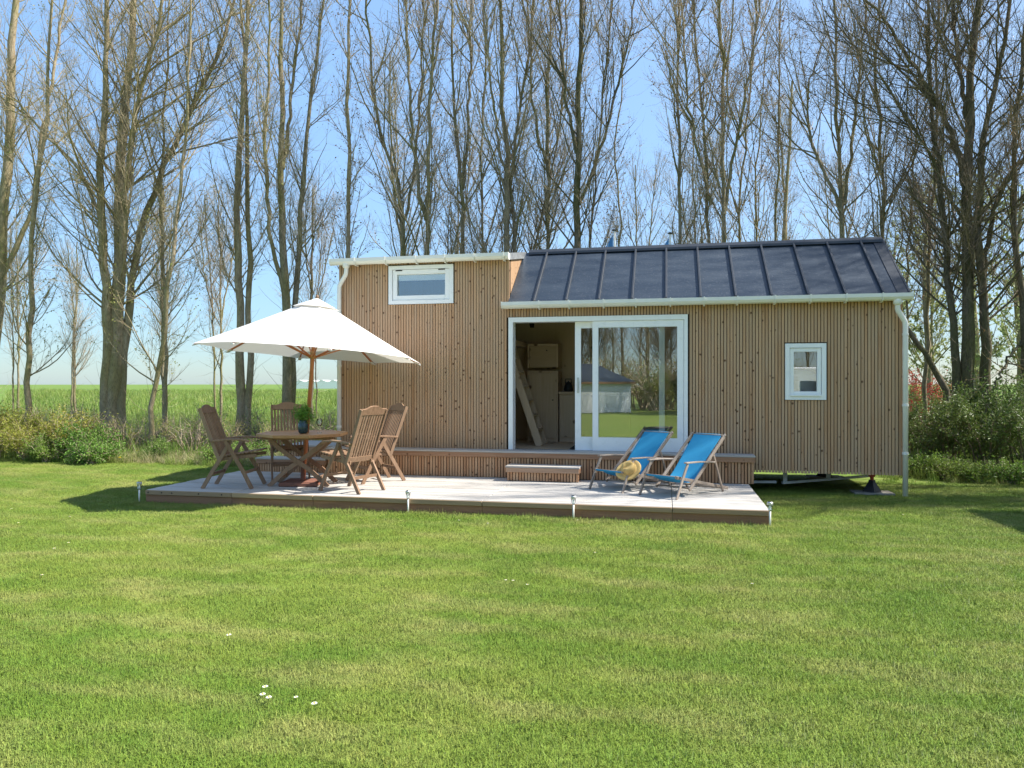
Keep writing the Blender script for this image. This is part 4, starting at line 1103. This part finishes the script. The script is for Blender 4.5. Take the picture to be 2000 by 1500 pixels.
T('twin', [([(470, 'g'), (468, 740), (470, 600), (464, 480), (462, 400), (466, 300), (474, 180), (482, 60), (490, -130)], 29, 9),
           ([(484, 'g'), (486, 720), (490, 560), (489, 460), (478, 370), (484, 290), (482, 200), (478, 100), (470, -80)], 22, 7, .5)], 17.5, 16,
  'tree with two straight parallel trunks behind the shaded garden chair', limb=(.9, 2.3), ang=36, buds=1800, bark='bark_tan', twig='twig_tan', bud='bud_red', group=LEFTG)
T('triple', [([(566, 'g'), (563, 720), (562, 620), (552, 520), (550, 420), (548, 320), (553, 200), (548, 90), (552, -120)], 32, 8),
             ([(572, 'g'), (570, 680), (575, 570), (585, 470), (590, 370), (598, 260), (612, 150), (628, 40), (640, -100)], 22, 6, .6),
             ([(560, 600), (540, 510), (525, 440), (518, 350), (520, 240), (528, 120), (525, -60)], 14, 5, -.6),
             ([(553, 330), (562, 250), (575, 140), (590, 20), (600, -120)], 12, 5, .5)], 17.0, 17,
  'three-stemmed tree rising directly behind the white umbrella', limb=(.9, 2.3), ang=34, buds=1800, bark='bark_moss', bud='bud_green', group=LEFTG)
kwM = dict(dens=.82, low=.24, limb=(1.0, 3.2), ang=33, up=1.0)
T('pole', [([(680, 'g'), (681, 500), (679, 400), (683, 300), (677, 200), (681, 100), (683, 0), (684, -140)], 17, 7)], 17.2, 18,
  'single straight slim trunk rising behind the downpipe end of the house', limb=(.8, 2.2), ang=28, dens=.75, bark='bark_tan', up=1.0)
T('crook', [([(787, 'g'), (787, 500), (787, 420), (786, 350), (768, 322), (742, 275), (731, 200), (723, 120), (716, 0), (714, -120)], 16, 5),
            ([(790, 430), (802, 380), (812, 300), (822, 180), (826, 40), (828, -100)], 9, 4, .5)], 17.6, 19, 'tree whose trunk bends sharply sideways above the white-guttered upper roof', **kwM)
T('v_pair', [([(832, 'g'), (831, 490), (836, 410), (840, 330), (841, 240), (842, 140), (852, 60), (858, -120)], 18, 6),
             ([(832, 430), (820, 370), (810, 310), (803, 250), (798, 150), (794, 40), (790, -100)], 11, 5, .6)], 17.0, 20, 'tree forking into a narrow V above the upper window', **kwM)
T('plain', [([(904, 'g'), (904, 490), (903, 380), (896, 320), (888, 240), (884, 120), (880, 0), (876, -120)], 16, 5),
            ([(903, 370), (910, 300), (915, 240), (918, 130), (920, 0), (925, -120)], 10, 4, .6)], 17.5, 21, 'mossy tree over the roof edge where the high and low parts meet', **kwM)
T('slim', [([(946, 'g'), (946, 490), (938, 380), (936, 330), (944, 250), (945, 120), (948, -60)], 9, 4)], 18.2, 22, 'very thin dark tree beside the thick pale trunk above the roof step', **{**kwM, 'dens': .65})
T('thick', [([(990, 'g'), (990, 490), (994, 400), (991, 310), (983, 245), (980, 150), (978, 40), (976, -140)], 25, 8),
            ([(1004, 'g'), (1008, 480), (1000, 390), (995, 320), (1010, 250), (1024, 170), (1038, 60), (1050, -80)], 16, 5, .6),
            ([(990, 350), (975, 280), (962, 190), (950, 90), (945, -60)], 9, 4, -.6)], 17.0, 23, 'thick pale barked tree standing above the start of the dark roof', **kwM)
T('curvy', [([(1069, 'g'), (1069, 485), (1071, 380), (1069, 310), (1063, 230), (1072, 130), (1076, 0), (1080, -120)], 15, 5),
            ([(1030, 'g'), (1035, 480), (1058, 430), (1076, 340), (1090, 270), (1100, 190), (1104, 80), (1108, -80)], 9, 4, .6),
            ([(1069, 320), (1050, 270), (1040, 180), (1034, 80), (1030, -80)], 9, 4, -.5)], 17.4, 24, 'forked tree with crossing stems above the dark roof', **kwM)
T('dark', [([(1128, 'g'), (1128, 485), (1128, 380), (1131, 280), (1128, 200), (1133, 90), (1136, -140)], 29, 10),
           ([(1130, 400), (1160, 330), (1185, 250), (1210, 160), (1232, 60), (1245, -60)], 11, 4, .6),
           ([(1126, 300), (1110, 220), (1098, 120), (1092, 0), (1090, -100)], 12, 4, -.6),
           ([(1150, 'g'), (1150, 480), (1160, 400), (1168, 300), (1180, 180), (1192, 60), (1200, -80)], 9, 4, .9)], 16.6, 25, 'stout dark mossy trunk in the middle of the row above the roof', bark='bark_dark', buds=3000, **kwM)
T('low_thin', [([(1212, 'g'), (1212, 480), (1211, 390), (1195, 330), (1205, 250), (1215, 150), (1222, 40)], 9, 3)], 18.5, 26, 'thin tree with a low bushy crown between the flags above the roof', limb=(.6, 1.6), ang=36, low=.2, dens=.9)
T('reddish', [([(1328, 'g'), (1328, 476), (1327, 380), (1327, 280), (1320, 200), (1324, 80), (1328, -120)], 15, 5)], 17.0, 27, 'straight reddish trunk right beside the blue flag above the roof', buds=2600, **kwM)
T('fan', [([(1414, 'g'), (1415, 475), (1413, 385), (1411, 250), (1415, 140), (1406, 40), (1404, -120)], 18, 6),
          ([(1388, 'g'), (1388, 475), (1382, 380), (1373, 250), (1369, 170), (1358, 60), (1352, -80)], 14, 5, .5),
          ([(1414, 420), (1428, 330), (1446, 250), (1454, 190), (1468, 110), (1486, 0), (1495, -100)], 11, 4, .6),
          ([(1390, 400), (1362, 300), (1345, 200), (1336, 80), (1330, -60)], 9, 4, -.5)], 16.8, 28, 'many-stemmed tree fanning upward with reddish buds above the roof', buds=3600, **kwM)
T('bush_a', [([(1440, 'g'), (1441, 470), (1443, 390), (1452, 330), (1462, 230), (1470, 120), (1478, 0)], 10, 4),
             ([(1478, 'g'), (1478, 470), (1474, 400), (1480, 300), (1490, 180), (1500, 60)], 9, 3, .5)], 18.4, 29, 'pair of thin dark stems standing close to the fan-shaped tree', **{**kwM, 'dens': .65})
T('bush_b', [([(1513, 'g'), (1513, 470), (1519, 330), (1523, 230), (1520, 120), (1524, 0)], 11, 4)], 17.6, 30, 'short dark tree with dense low twigs above the roof, before the open gap of sky', limb=(.6, 1.6), ang=34, low=.2, buds=2200, up=.9)
T('y_shape', [([(1645, 'g'), (1645, 465), (1646, 390), (1637, 290), (1633, 190), (1632, 80), (1630, -100)], 22, 5),
              ([(1644, 420), (1628, 370), (1600, 320), (1580, 270), (1576, 200), (1580, 150), (1592, 120), (1620, 60)], 11, 3, .4),
              ([(1648, 400), (1660, 310), (1672, 220), (1680, 130), (1690, 20), (1695, -80)], 11, 4, .6)], 16.8, 31, 'tree dividing into a wide Y in front of the gap of open sky', **{**kwM, 'dens': .75})
T('knuckle', [([(1725, 'g'), (1724, 465), (1721, 360), (1723, 275), (1712, 205), (1708, 130), (1716, 40), (1722, -100)], 14, 6)], 16.4, 32, 'upright trunk with a swollen knot right behind the roof verge', **{**kwM, 'dens': .8})
RG = 'bare trees beyond the end of the house'
kwR = dict(bark='bark_dark', twig='twig_dark', bud='bud_red', group=RG)
T('cluster', [([(1890, 'g'), (1888, 720), (1889, 560), (1887, 430), (1888, 320), (1892, 220), (1898, 110), (1916, 0), (1930, -160)], 40, 14),
              ([(1872, 'g'), (1868, 700), (1860, 600), (1850, 520), (1840, 400), (1832, 310), (1819, 225), (1815, 120), (1810, -40)], 27, 7, .4),
              ([(1930, 'g'), (1925, 700), (1920, 570), (1912, 490), (1908, 400), (1918, 300), (1940, 190), (1965, 80), (1985, -60)], 34, 8, -.5),
              ([(1888, 370), (1876, 310), (1854, 250), (1815, 178), (1765, 95), (1730, 40), (1690, -10), (1640, -40)], 19, 5, -.7),
              ([(1885, 440), (1830, 330), (1780, 240), (1720, 150), (1670, 90), (1610, 20)], 10, 3, -.5),
              ([(1920, 540), (1945, 380), (1985, 330), (2040, 240), (2080, 100)], 16, 5, -.3),
              ([(1890, 250), (1875, 150), (1865, 60), (1855, -80)], 14, 6, .4)], 15.2, 33, 'massive dark tree with several thick trunks beyond the end of the house', limb=(1.2, 3.4), ang=48, dens=1.1, buds=2200, **kwR)
T('leaning', [([(1872, 'g'), (1852, 776), (1841, 751), (1813, 704), (1779, 650), (1740, 575), (1705, 500)], 24, 9)], 14.6, 34, 'dark trunk leaning steeply towards the house end above the evergreen hedge', limb=(.5, 1.4), ang=50, low=.5, dens=.6, buds=300, **kwR)
T('behind_pipe', [([(1806, 'g'), (1808, 680), (1812, 560), (1815, 460), (1822, 400), (1828, 280), (1830, 120), (1836, -60)], 14, 5),
                  ([(1770, 'g'), (1772, 540), (1777, 440), (1785, 330), (1792, 200), (1796, 60)], 8, 3, .4)], 16.6, 35, 'two thin trunks visible just past the downpipe at the house end', limb=(.7, 1.8), ang=42, dens=.8, **{**kwR, 'bark': 'bark_moss'})
T('frame_edge', [([(1995, 'g'), (2000, 760), (2004, 640), (1990, 520), (1975, 400), (1985, 260), (2000, 120), (2010, -60)], 24, 8),
                 ([(2002, 660), (1975, 690), (1950, 740), (1935, 770)], 9, 6, -.2)], 14.8, 36, 'dark crooked tree at the edge of the picture above the evergreen hedge', limb=(1.0, 2.6), ang=50, dens=.8, buds=1200, **kwR)

# a second row further back, seen between the first
rr2 = random.Random(31)
for i in range(13):
    k_ = ['fan', 'v_pair', 'plain', 'thick', 'curvy', 'dark', 'y_shape', 'reddish', 'triple', 'twin', 'crook'][i % 11]
    px_ = 20 + 1960*((i*.618+.21) % 1.0); Z_ = rr2.uniform(22, 30); b_ = at_depth(px_, 750, Z_)
    c_ = copy_tree(TREES[k_]); c_.location = (b_.x, b_.y, 0); c_.rotation_euler = (0, 0, rr2.uniform(0, 6.28)); q_ = rr2.uniform(.8, 1.05) if px_ > 600 else rr2.uniform(.55, .75); c_.scale = (q_, q_, q_)
    tag(c_, 'faint bare tree of the second row, seen between the nearer trunks', 'tree', 'second row of bare trees')

# pale leafing trees far behind, beyond the gap at the house end
def pale_tree(px, Z, H, seed, label, pw=1.0):
    r = np.random.default_rng(seed); b = at_depth(px, 750, Z); b.z = 0
    e = empty('tree', tuple(b), 0, label, 'tree', 'pale leafing trees far behind')
    S = np.array([[(0, 0, 0), (.1, 0, H*.3), (-.1, .1, H*.6), (.1, 0, H)]]); SP = np.array([resample(S[0], 12)[0]])
    SR = np.linspace(.14, .03, 12)[None]; SL_ = np.array([H])
    P1, R1, L1 = sprout(r, SP, SR, SL_, 40, .15, .97, 48, 12, lambda r, pl, t, P0: r.uniform(.8, 1.9, len(t))*pw*(1.1-.6*t)*H/7, 7, .6, .1, .012, .012)
    P2, R2, L2 = sprout(r, P1, R1, L1, 400, .1, 1, 45, 15, lambda r, pl, t, P0: r.uniform(.3, .9, len(t)), 4, .3, .12, .007, .006)
    v0, q0 = tubes(SP, SR, 7); v1, q1 = tubes(P1, R1, 5)
    link('trunk', fast_mesh('trunk', np.concatenate([v0, v1]), [np.concatenate([q0, q1+len(v0)])], M['bark_moss'], True), e)
    v2, q2 = tubes(P2, R2, 3); vb, qb = bud_mesh(r, P2, 5200, .055)
    link('crown', fast_mesh('crown', np.concatenate([v2, vb]), [np.concatenate([q2, qb+len(v2)])], None, False, np.concatenate([np.zeros(len(q2)), np.ones(len(qb))]), [M['twig_tan'], M['leaf_pale']]), e)
for i, (px, Z, H, lb, pw_) in enumerate([
    (1810, 26, 8.5, 'pale green leafing tree far behind the downpipe', 1.2), (1905, 30, 9.5, 'pale green leafing tree far behind the massive dark trunks', 1.3),
    (1990, 24, 8.0, 'pale green leafing tree far back at the picture edge', 1.3), (1745, 34, 8.5, 'pale green leafing tree glimpsed low behind the roof verge', 1.2), (1570, 40, 8.0, 'pale leafing tree just peeping over the ridge below the sky gap', 1.3)]):
    pale_tree(px, Z, H, 60+i, lb, pw_)

# ------------------------------------------------------------------ shrubs and undergrowth
def shrub_mesh(seed, leaf, n, rx, rz, size, stem='twig', shape=.6):
    r = np.random.default_rng(seed)
    ns = 26; a = r.uniform(0, 2*np.pi, ns); q = r.uniform(0, .25, ns)*rx
    P0 = np.stack([q*np.cos(a), q*np.sin(a), np.zeros(ns)], 1); tipr = r.uniform(.3, .95, ns)*rx; th = a + r.normal(0, .4, ns)
    tip = np.stack([tipr*np.cos(th), tipr*np.sin(th), rz*r.uniform(.6, 1.08, ns)*np.sqrt(np.maximum(.15, 1-(tipr/rx)**2*.7))], 1)
    u = np.linspace(0, 1, 6)[None, :, None]
    P = P0[:, None]*(1-u)+tip[:, None]*u + np.array([0, 0, 1.])*(np.sin(np.pi*u)*.12*rz) + r.normal(size=(ns, 6, 3))*.03
    R = np.linspace(.016, .004, 6)[None]*np.ones((ns, 1)); L = np.linalg.norm(tip-P0, axis=1)
    P2, R2, L2 = sprout(r, P, R, L, 260, .15, 1, 45, 15, lambda r, pl, t, P0: r.uniform(.15, .45, len(t)), 4, .3, .15, .008, .003, .4)
    v0, q0 = tubes(P, R, 4); v1, q1 = tubes(P2, R2, 3)
    idx = r.integers(0, len(P2), n); t = r.uniform(0, 1, n)*3; i = np.minimum(t.astype(int), 2); f = (t-i)[:, None]
    c = P2[idx, i]*(1-f)+P2[idx, i+1]*f + r.normal(size=(n, 3))*.045
    c[:, 2] = np.maximum(c[:, 2], .03)
    s = (size*r.uniform(.5, 1.3, n))[:, None]; d = nrm(r.normal(size=(n, 3))+np.array([0, 0, .3])); b = nrm(np.cross(d, r.normal(size=(n, 3)))); nn = np.cross(d, b)
    V = np.stack([c-d*s, c-b*s*.45+nn*s*.15, c+d*s, c+b*s*.45+nn*s*.15], 1).reshape(-1, 3)
    k = np.arange(n)[:, None]*4
    leafT = np.concatenate([k+np.array([0, 1, 2]), k+np.array([0, 2, 3])])
    wood_me = fast_mesh('stems', np.concatenate([v0, v1]), [np.concatenate([q0, q1+len(v0)])], M[stem])
    leaf_me = fast_mesh('foliage', V, [leafT], M[leaf])
    return wood_me, leaf_me
SH = {'yellow1': shrub_mesh(1, 'leaf_yellow', 6000, .95, 1.15, .030, 'twig_tan'), 'yellow2': shrub_mesh(2, 'leaf_yellow', 4800, .85, 1.0, .028, 'twig'),
      'green1': shrub_mesh(3, 'leaf_green', 5200, .8, .8, .034), 'green2': shrub_mesh(4, 'leaf_green', 2800, .6, .45, .040),
      'dark1': shrub_mesh(5, 'leaf_dark', 7000, .95, 1.75, .032, 'twig_dark'), 'dark2': shrub_mesh(6, 'leaf_dark', 5200, 1.0, 1.5, .030, 'twig_dark'), 'red': shrub_mesh(7, 'leaf_red', 4200, .8, 1.9, .035, 'twig_dark'),
      'thin': shrub_mesh(8, 'leaf_yellow', 650, .9, 1.1, .022, 'twig_tan'), 'olive': shrub_mesh(9, 'leaf_green', 900, .9, 1.2, .024, 'twig')}
def shrub(kind, X, Z, s, rz, label, group, sz=1.0):
    x, y = cw(X, Z); e = empty('shrub', (x, y, -.01), rz, label, 'shrub', group); e.scale = (s, s, s*sz)
    a, b = SH[kind]; link('stems', a, e); link('foliage', b, e); return e
def shrub_px(kind, px, Z, s, rz, label, group, sz=1.0): return shrub(kind, (px-1000)/F*Z, Z, s, rz, label, group, sz)
LS, RS = 'spring shrubs along the lawn edge', 'evergreen shrubs by the house end'
for i, a in enumerate([
    ('yellow1', -20, 16.0, .95, 'yellow-green shrub cut by the picture edge under the outermost trunk'),
    ('yellow1', 62, 15.7, .85, 'yellow-green shrub around the foot of the thin crooked tree'),
    ('yellow2', 128, 15.9, .95, 'rounded yellow-green shrub midway between the thin tree and the forked trunk'),
    ('green1', 95, 15.3, .62, 'low green bush in front of the yellow shrubs at the lawn edge'),
    ('green1', 175, 15.6, .85, 'green bush just before the massive forked trunk'),
    ('thin', 235, 16.2, .9, 'sparse twiggy shrub hugging the base of the forked trunk'),
    ('green2', 185, 14.9, .8, 'bright low weed clump at the lawn edge before the forked trunk'),
    ('green1', 322, 15.6, .5, 'small green weed clump at the foot of the two slender trees'),
    ('thin', 350, 16.4, .9, 'sparse twiggy shrub behind the brush pile'),
    ('olive', 410, 16.8, .9, 'thin olive bush behind the back of the shaded chair'),
    ('olive', 520, 17.4, .9, 'thin olive bush between the twin trunks and the umbrella pole'),
    ('thin', 620, 17.2, 1.0, 'sparse twiggy shrub between the umbrella pole and the downpipe'),
    ('green2', 425, 15.0, .7, 'low leafy weed clump behind the armrest of the shaded chair'),
    ('green2', 490, 15.6, .7, 'low leafy weed clump beneath the twin trunks'),
    ('yellow2', -60, 17.5, 1.1, 'tall yellow-green shrub mostly outside the picture beside the field'),
    ('olive', 280, 17.0, .8, 'thin olive bush between the forked trunk and the slender trees'),
    ('olive', 375, 15.9, .75, 'thin olive bush right behind the brush pile'), ('thin', 440, 16.1, .85, 'sparse twiggy shrub seen over the armrest of the shaded chair'),
    ('olive', 575, 16.6, .8, 'thin olive bush behind the high-backed chair'), ('thin', 545, 16.0, .8, 'sparse twiggy shrub at the back of the high-backed chair'),
    ('olive', 645, 16.2, .8, 'thin olive bush touching the downpipe'), ('yellow2', 30, 18.5, .9, 'yellow-green shrub further back beside the thin crooked tree'),
    ('olive', 160, 18.2, 1.0, 'thin olive bush further back beside the forked trunk'), ('thin', 100, 16.6, 1.1, 'sparse twiggy shrub poking above the yellow shrubs')]):
    shrub_px(a[0], a[1], a[2], a[3], i*1.7, a[4], LS)
for i, a in enumerate([
    ('dark2', 1792, 14.4, .92, 1.0, 'evergreen shrub squeezed directly behind the tall downpipe'),
    ('dark1', 1850, 13.6, .86, 1.0, 'dark evergreen shrub beneath the leaning trunk'),
    ('dark1', 1925, 13.1, .90, 1.0, 'tall dark evergreen shrub before the massive trunks'),
    ('dark2', 2010, 12.8, .95, 1.05, 'evergreen shrub cut by the picture edge next to the lawn'),
    ('dark1', 1980, 14.6, 1.0, 1.1, 'evergreen shrub further back behind the hedge at the picture edge'),
    ('dark2', 1880, 15.4, 1.0, 1.1, 'evergreen shrub growing around the massive trunk bases'),
    ('green2', 1800, 12.9, .72, 1.0, 'low bright nettle clump at the foot of the hedge by the downpipe'),
    ('green2', 1850, 12.45, .62, 1.0, 'low bright nettle clump below the leaning trunk at the lawn'),
    ('green2', 1905, 12.2, .62, 1.0, 'low bright nettle clump under the tall dark shrub'),
    ('green2', 1965, 12.0, .62, 1.0, 'low bright nettle clump near the picture edge at the lawn')]):
    shrub_px(a[0], a[1], a[2], a[3], i*2.1+.5, a[5], RS, a[4])
shrub_px('red', 1797, 19.5, .85, .3, 'red-leaved shrub showing above the hedge behind the downpipe', 'red-leaved shrubs', 1.15)
shrub_px('red', 1838, 20.5, .7, 2.3, 'smaller red-leaved shrub behind the leaning trunk', 'red-leaved shrubs', 1.2)

def brush():
    b = at_depth(350, 900, F*CH/(893-750)); b.z = 0
    e = empty('brush_pile', tuple(b), 0, 'heap of pale dead branches at the lawn edge beside the shaded chair', 'brush pile')
    r = random.Random(9); 
    for i in range(46):
        a = r.uniform(0, 6.28); L = r.uniform(.3, 1.1); x, y, z = r.gauss(0, .55), r.gauss(.3, .3), abs(r.gauss(.05, .12))
        dx, dy, dz = math.cos(a)*L/2, math.sin(a)*L/3, r.uniform(-.05, .28)*L
        pts = [(x-dx, y-dy, max(.01, z)), (x-dx*.3, y-dy*.3+r.uniform(-.04, .04), max(.02, z+dz*.4)), (x+dx*.4, y+dy*.4, max(.02, z+dz*.7+r.uniform(-.03, .06))), (x+dx, y+dy, max(.01, z+dz))]
        MB().tube(pts, [.012, .010, .007, .003], 5).build('branch', M['dead_wood'], e)
    MB().tube([(-.75, -.15, .02), (-.35, -.05, .16), (-.05, 0, .32), (.1, .02, .55), (.13, .05, .75)], [.02, .018, .014, .01, .004], 6).build('branch', M['dead_wood'], e)
    MB().tube([(-.05, 0, .32), (.2, .02, .42), (.5, .05, .40)], [.012, .009, .004], 6).build('branch', M['dead_wood'], e)
brush()

# flowers
def flower(px, py, label, cat, group, col, s=1.0):
    p = on_z(px, py, .03); e = empty(cat, (p.x, p.y, 0), px % 6, label, 'flower', group); e.scale = (s, s, s)
    if cat == 'daisy':
        link('stem', FL['stem'], e); link('petals', FL['petals'], e); link('centre', FL['centre'], e)
    else: link('stem', FL['stem'], e); link('bloom', FL['bloom'], e)
wp = simple('white_petal', (.80, .80, .78), .6, .2, 0, .03); yp = simple('yellow_petal', (.70, .50, .02), .6, .2)
pm = MB()
for k in range(14):
    a = k*2*math.pi/14; c, s = math.cos(a), math.sin(a)
    pm.add([(c*.003, s*.003, .045), (c*.011-s*.004, s*.011+c*.004, .049), (c*.0165, s*.0165, .046), (c*.011+s*.004, s*.011-c*.004, .049)], [(0, 1, 2, 3)])
bm_ = MB()
for k in range(30):
    a = k*2.4; q = .004+.016*(k/30); c, s = math.cos(a), math.sin(a)
    bm_.add([(c*.002, s*.002, .10), (c*q-s*.004, s*q+c*.004, .115-.3*q), (c*q*1.3, s*q*1.3, .112-.3*q), (c*q+s*.004, s*q-c*.004, .115-.3*q)], [(0, 1, 2, 3)])
FL = {'stem': MB().tube([(0, 0, 0), (.002, 0, .025), (0, 0, .047)], .0015, 5).mesh('stem', M['leaf_green']), 'petals': pm.mesh('petals', wp),
      'centre': MB().lathe([(.0055, .046), (.005, .050), (.001, .052)], 8).mesh('centre', yp), 'bloom': bm_.mesh('bloom', yp)}
for px, py, lb in [(518, 1346, 'topmost of the three clustered daisies in the near lawn'), (513, 1361, 'daisy at the outer side of the cluster of three'), (525, 1367, 'lowest daisy of the cluster of three in the near lawn'),
                   (614, 1379, 'lone daisy a little beyond the cluster of three'), (447, 1244, 'lone daisy in the middle of the lawn')]:
    flower(px, py, 'white ' + lb, 'daisy', 'daisies in the lawn', wp, .95)
for px, py in [(36, 1021), (134, 1060), (106, 1071), (82, 1123), (22, 994), (137, 1009), (897, 1016), (953, 1022), (1162, 1079), (1469, 1140), (1128, 1016), (1030, 1142), (988, 1133), (1764, 1005), (578, 1362), (1002, 1134)]:
    flower(px, py, 'tiny far daisy scattered in the mown lawn', 'daisy', 'scattered far daisies', wp, .7)
flower(267, 893, 'yellow dandelion in the weeds under the forked trunk', 'dandelion', None, yp, 1.6)
flower(234, 905, 'yellow dandelion at the lawn edge closer to the shrubs', 'dandelion', None, yp, 1.4)

# flags behind the roof, far glasshouse
def flag(px, ytop, Z, label):
    p = at_depth(px, ytop, Z); e = empty('flag_pole', (p.x, p.y, 0), TH, label, 'flag', 'flags beyond the roof')
    MB().lathe([(.035, 0), (.02, p.z-.05), (.02, p.z-.04), (.0, p.z-.04)], 10).build('pole', M['white_pvc'], e, True)
    MB().lathe([(.02, 0), (.05, .01), (.05, .035), (.0, .045)], 10).build('cap', M['steel_dark'], e).location = (0, 0, p.z-.05)
    vs = []; fs = []
    for i in range(9):
        for j in range(9):
            u, v = i/8, j/8
            vs.append((-.03-.34*u*(.55+.45*v), .05*math.sin(u*7+v*2)*u, p.z-.12-.9*v-.32*u))
    for i in range(8):
        for j in range(8): fs.append((i*9+j, i*9+j+1, i*9+10+j, i*9+9+j))
    MB().add(vs, fs).build('cloth', M['blue_flag'], e, True)
flag(1309, 453, 15.6, 'blue flag on a white pole just peeping over the dark roof ridge')
flag(1200, 447, 16.0, 'fainter blue flag on a pole behind twigs above the roof')
def glasshouse():
    a, b = at_depth(560, 750, 260), at_depth(690, 750, 260)
    e = empty('glasshouse', ((a.x+b.x)/2, (a.y+b.y)/2, 0), TH, 'long low white glasshouse on the horizon beyond the field', 'building')
    L = (b-a).length/2
    MB().box(-L, L, -5, 5, 0, 2.3).build('wall', M['white_frame'], e)
    for k in range(6):
        x0_ = -L+2*L*k/6; x1_ = x0_+2*L/6
        MB().prism([(x0_, 2.3), (x1_, 2.3), ((x0_+x1_)/2, 3.0)], -5, 5).build('roof_bay', M['white_pvc'], e)
glasshouse()

# ------------------------------------------------------------------ what the sun and the panes meet outside the frame
def moved(key, x, y, rz, s, label, group):
    c = copy_tree(TREES[key]); c.location = (x, y, 0); c.rotation_euler = (0, 0, rz); c.scale = (s, s, s); tag(c, label, 'tree', group); return c
SG = 'trees out of frame that shade the roof and lawn'
for i, (k, x, y, rz, s) in enumerate([('fan', 9.2, 13.6, .5, 1.0), ('v_pair', 7.9, 11.9, 2.5, 1.0), ('thick', 11.6, 12.3, 1.9, 1.05), ('dark', 13.8, 13.2, 2.6, 1.0), ('cluster', 13.5, 10.6, 4.0, .95), ('fan', 16.5, 11.8, 3.1, 1.1), ('big_fork', 17, 9.6, 1.1, .9)]):
    moved(k, x, y, rz, s, 'bare tree standing out of frame beyond the hedge, casting branch shadows', SG)
BG = 'bare trees mirrored in the door glass'
BGK = ['dark', 'fan', 'thick', 'v_pair', 'curvy', 'cluster', 'big_fork', 'y_shape', 'bush_b', 'reddish']
rr_ = random.Random(21)
for i in range(36):
    moved(BGK[i % 10], -13 + 28*((i*.618) % 1.0), -26 - 9*rr_.random(), rr_.uniform(0, 6.28), rr_.uniform(.75, 1.0), 'bare tree added behind the viewer to shade the mirrored lawn', BG)
for i, (k, x, y, s) in enumerate([('dark1', .9, -21, 1.3), ('yellow1', -.2, -24, 2.0), ('dark2', 2.2, -22, 1.6), ('thin', 3.6, -25, 2.8), ('dark1', 5.2, -23, 1.9), ('thin', 7, -24, 2.8), ('thin', -7.5, -25, 2.8), ('dark1', -10, -25, 1.8), ('thin', 9.5, -24, 2.8),
        ('dark2', 1.6, -18.5, 1.0), ('thin', 1.0, -25, 3.2), ('thin', -1.4, -26, 3.4), ('thin', -3.4, -25.5, 3.4), ('thin', -5.4, -26, 3.0), ('olive', 2.4, -25.5, 3.0), ('olive', 5.6, -26, 3.0), ('olive', 11.5, -25, 3.0), ('olive', -.6, -23.5, 2.4)]):
    e = empty('shrub', (x, y, 0), i*1.3, 'bush behind the viewer, mirrored in the door glass', 'shrub', 'bushes mirrored in the glass'); e.scale = (s, s, s)
    a, b = SH[k]; link('stems', a, e); link('foliage', b, e)
for k_, x_, y_ in (('cluster', 5.5, -17.5), ('fan', 8, -15.5), ('big_fork', 9.5, -18.5), ('dark', 4.0, -20), ('cluster', 11, -14)):  # trees added behind the viewer to cast shade on the mirrored lawn
    moved(k_, x_, y_, x_, 1.0, 'bare tree added behind the viewer to shade the mirrored lawn', BG)
def awning():
    e = empty('party_tent', (-5.0, -20.5, 0), -.42, 'white walled tent with a grey roof mirrored in the door glass', 'tent')
    MB().box(-2.3, 2.3, -2.2, 2.2, 0, 1.75).build('wall', M['white_frame'], e)
    MB().add([(-2.5, -2.4, 1.72), (2.5, -2.4, 1.72), (2.5, 2.4, 1.72), (-2.5, 2.4, 1.72), (-1.0, 0, 2.75), (1.0, 0, 2.75)], [(0, 1, 5, 4), (1, 2, 5), (2, 3, 4, 5), (3, 0, 4), (0, 3, 2, 1)]).build('roof', M['roof'], e)
    MB().box(-2.52, 2.52, 2.40, 2.43, 1.6, 1.72).build('valance', M['deck_edge'], e)
awning()
def caravan():
    e = empty('caravan', (5.1, -12.2, 0), -.25, 'white touring caravan behind the viewer, mirrored in the small window', 'caravan')
    MB().prism([(-2.2, .45), (2.1, .45), (2.25, .9), (2.2, 1.9), (1.8, 2.32), (-1.9, 2.35), (-2.3, 2.0), (-2.35, .8)], -1.0, 1.0).build('body', M['white_frame'], e, bevel=.05)
    for x in (-1.3, .9): MB().box(x-.55, x+.55, 1.001, 1.02, 1.2, 1.75).build('window', M['black'], e, bevel=.008)
    MB().box(-.35, .25, 1.001, 1.015, .55, 1.95).build('door', M['white_pvc'], e)
    for y in (-.85, .85):
        o = MB().lathe([(.12, -.08), (.30, -.08), (.32, 0), (.30, .08), (.12, .08)], 20).build('wheel', M['rubber'], e); o.location = (-.2, y, .32); o.rotation_euler = (math.pi/2, 0, 0)
    MB().bar((2.1, 0, .5), (3.3, 0, .45), .1, .08).build('drawbar', M['steel'], e)
caravan()
def shed():
    e = empty('garden_shed', (6.35, 9.4, 0), .05, 'small timber shed out of frame whose roof shadow lies on the lawn', 'shed')
    MB().prism([(-1.0, 0), (1.0, 0), (1.0, 1.75), (0, 2.35), (-1.0, 1.75)], -.75, 1.2).build('wall', M['larch'], e)
    MB().prism([(-1.15, 1.66), (0, 2.36), (1.15, 1.66), (1.15, 1.72), (0, 2.43), (-1.15, 1.72)], -.9, 1.35).build('roof', M['seam'], e)
    MB().box(-.38, .38, -.775, -.752, .05, 1.65).build('door', M['trim_board'], e)
shed()
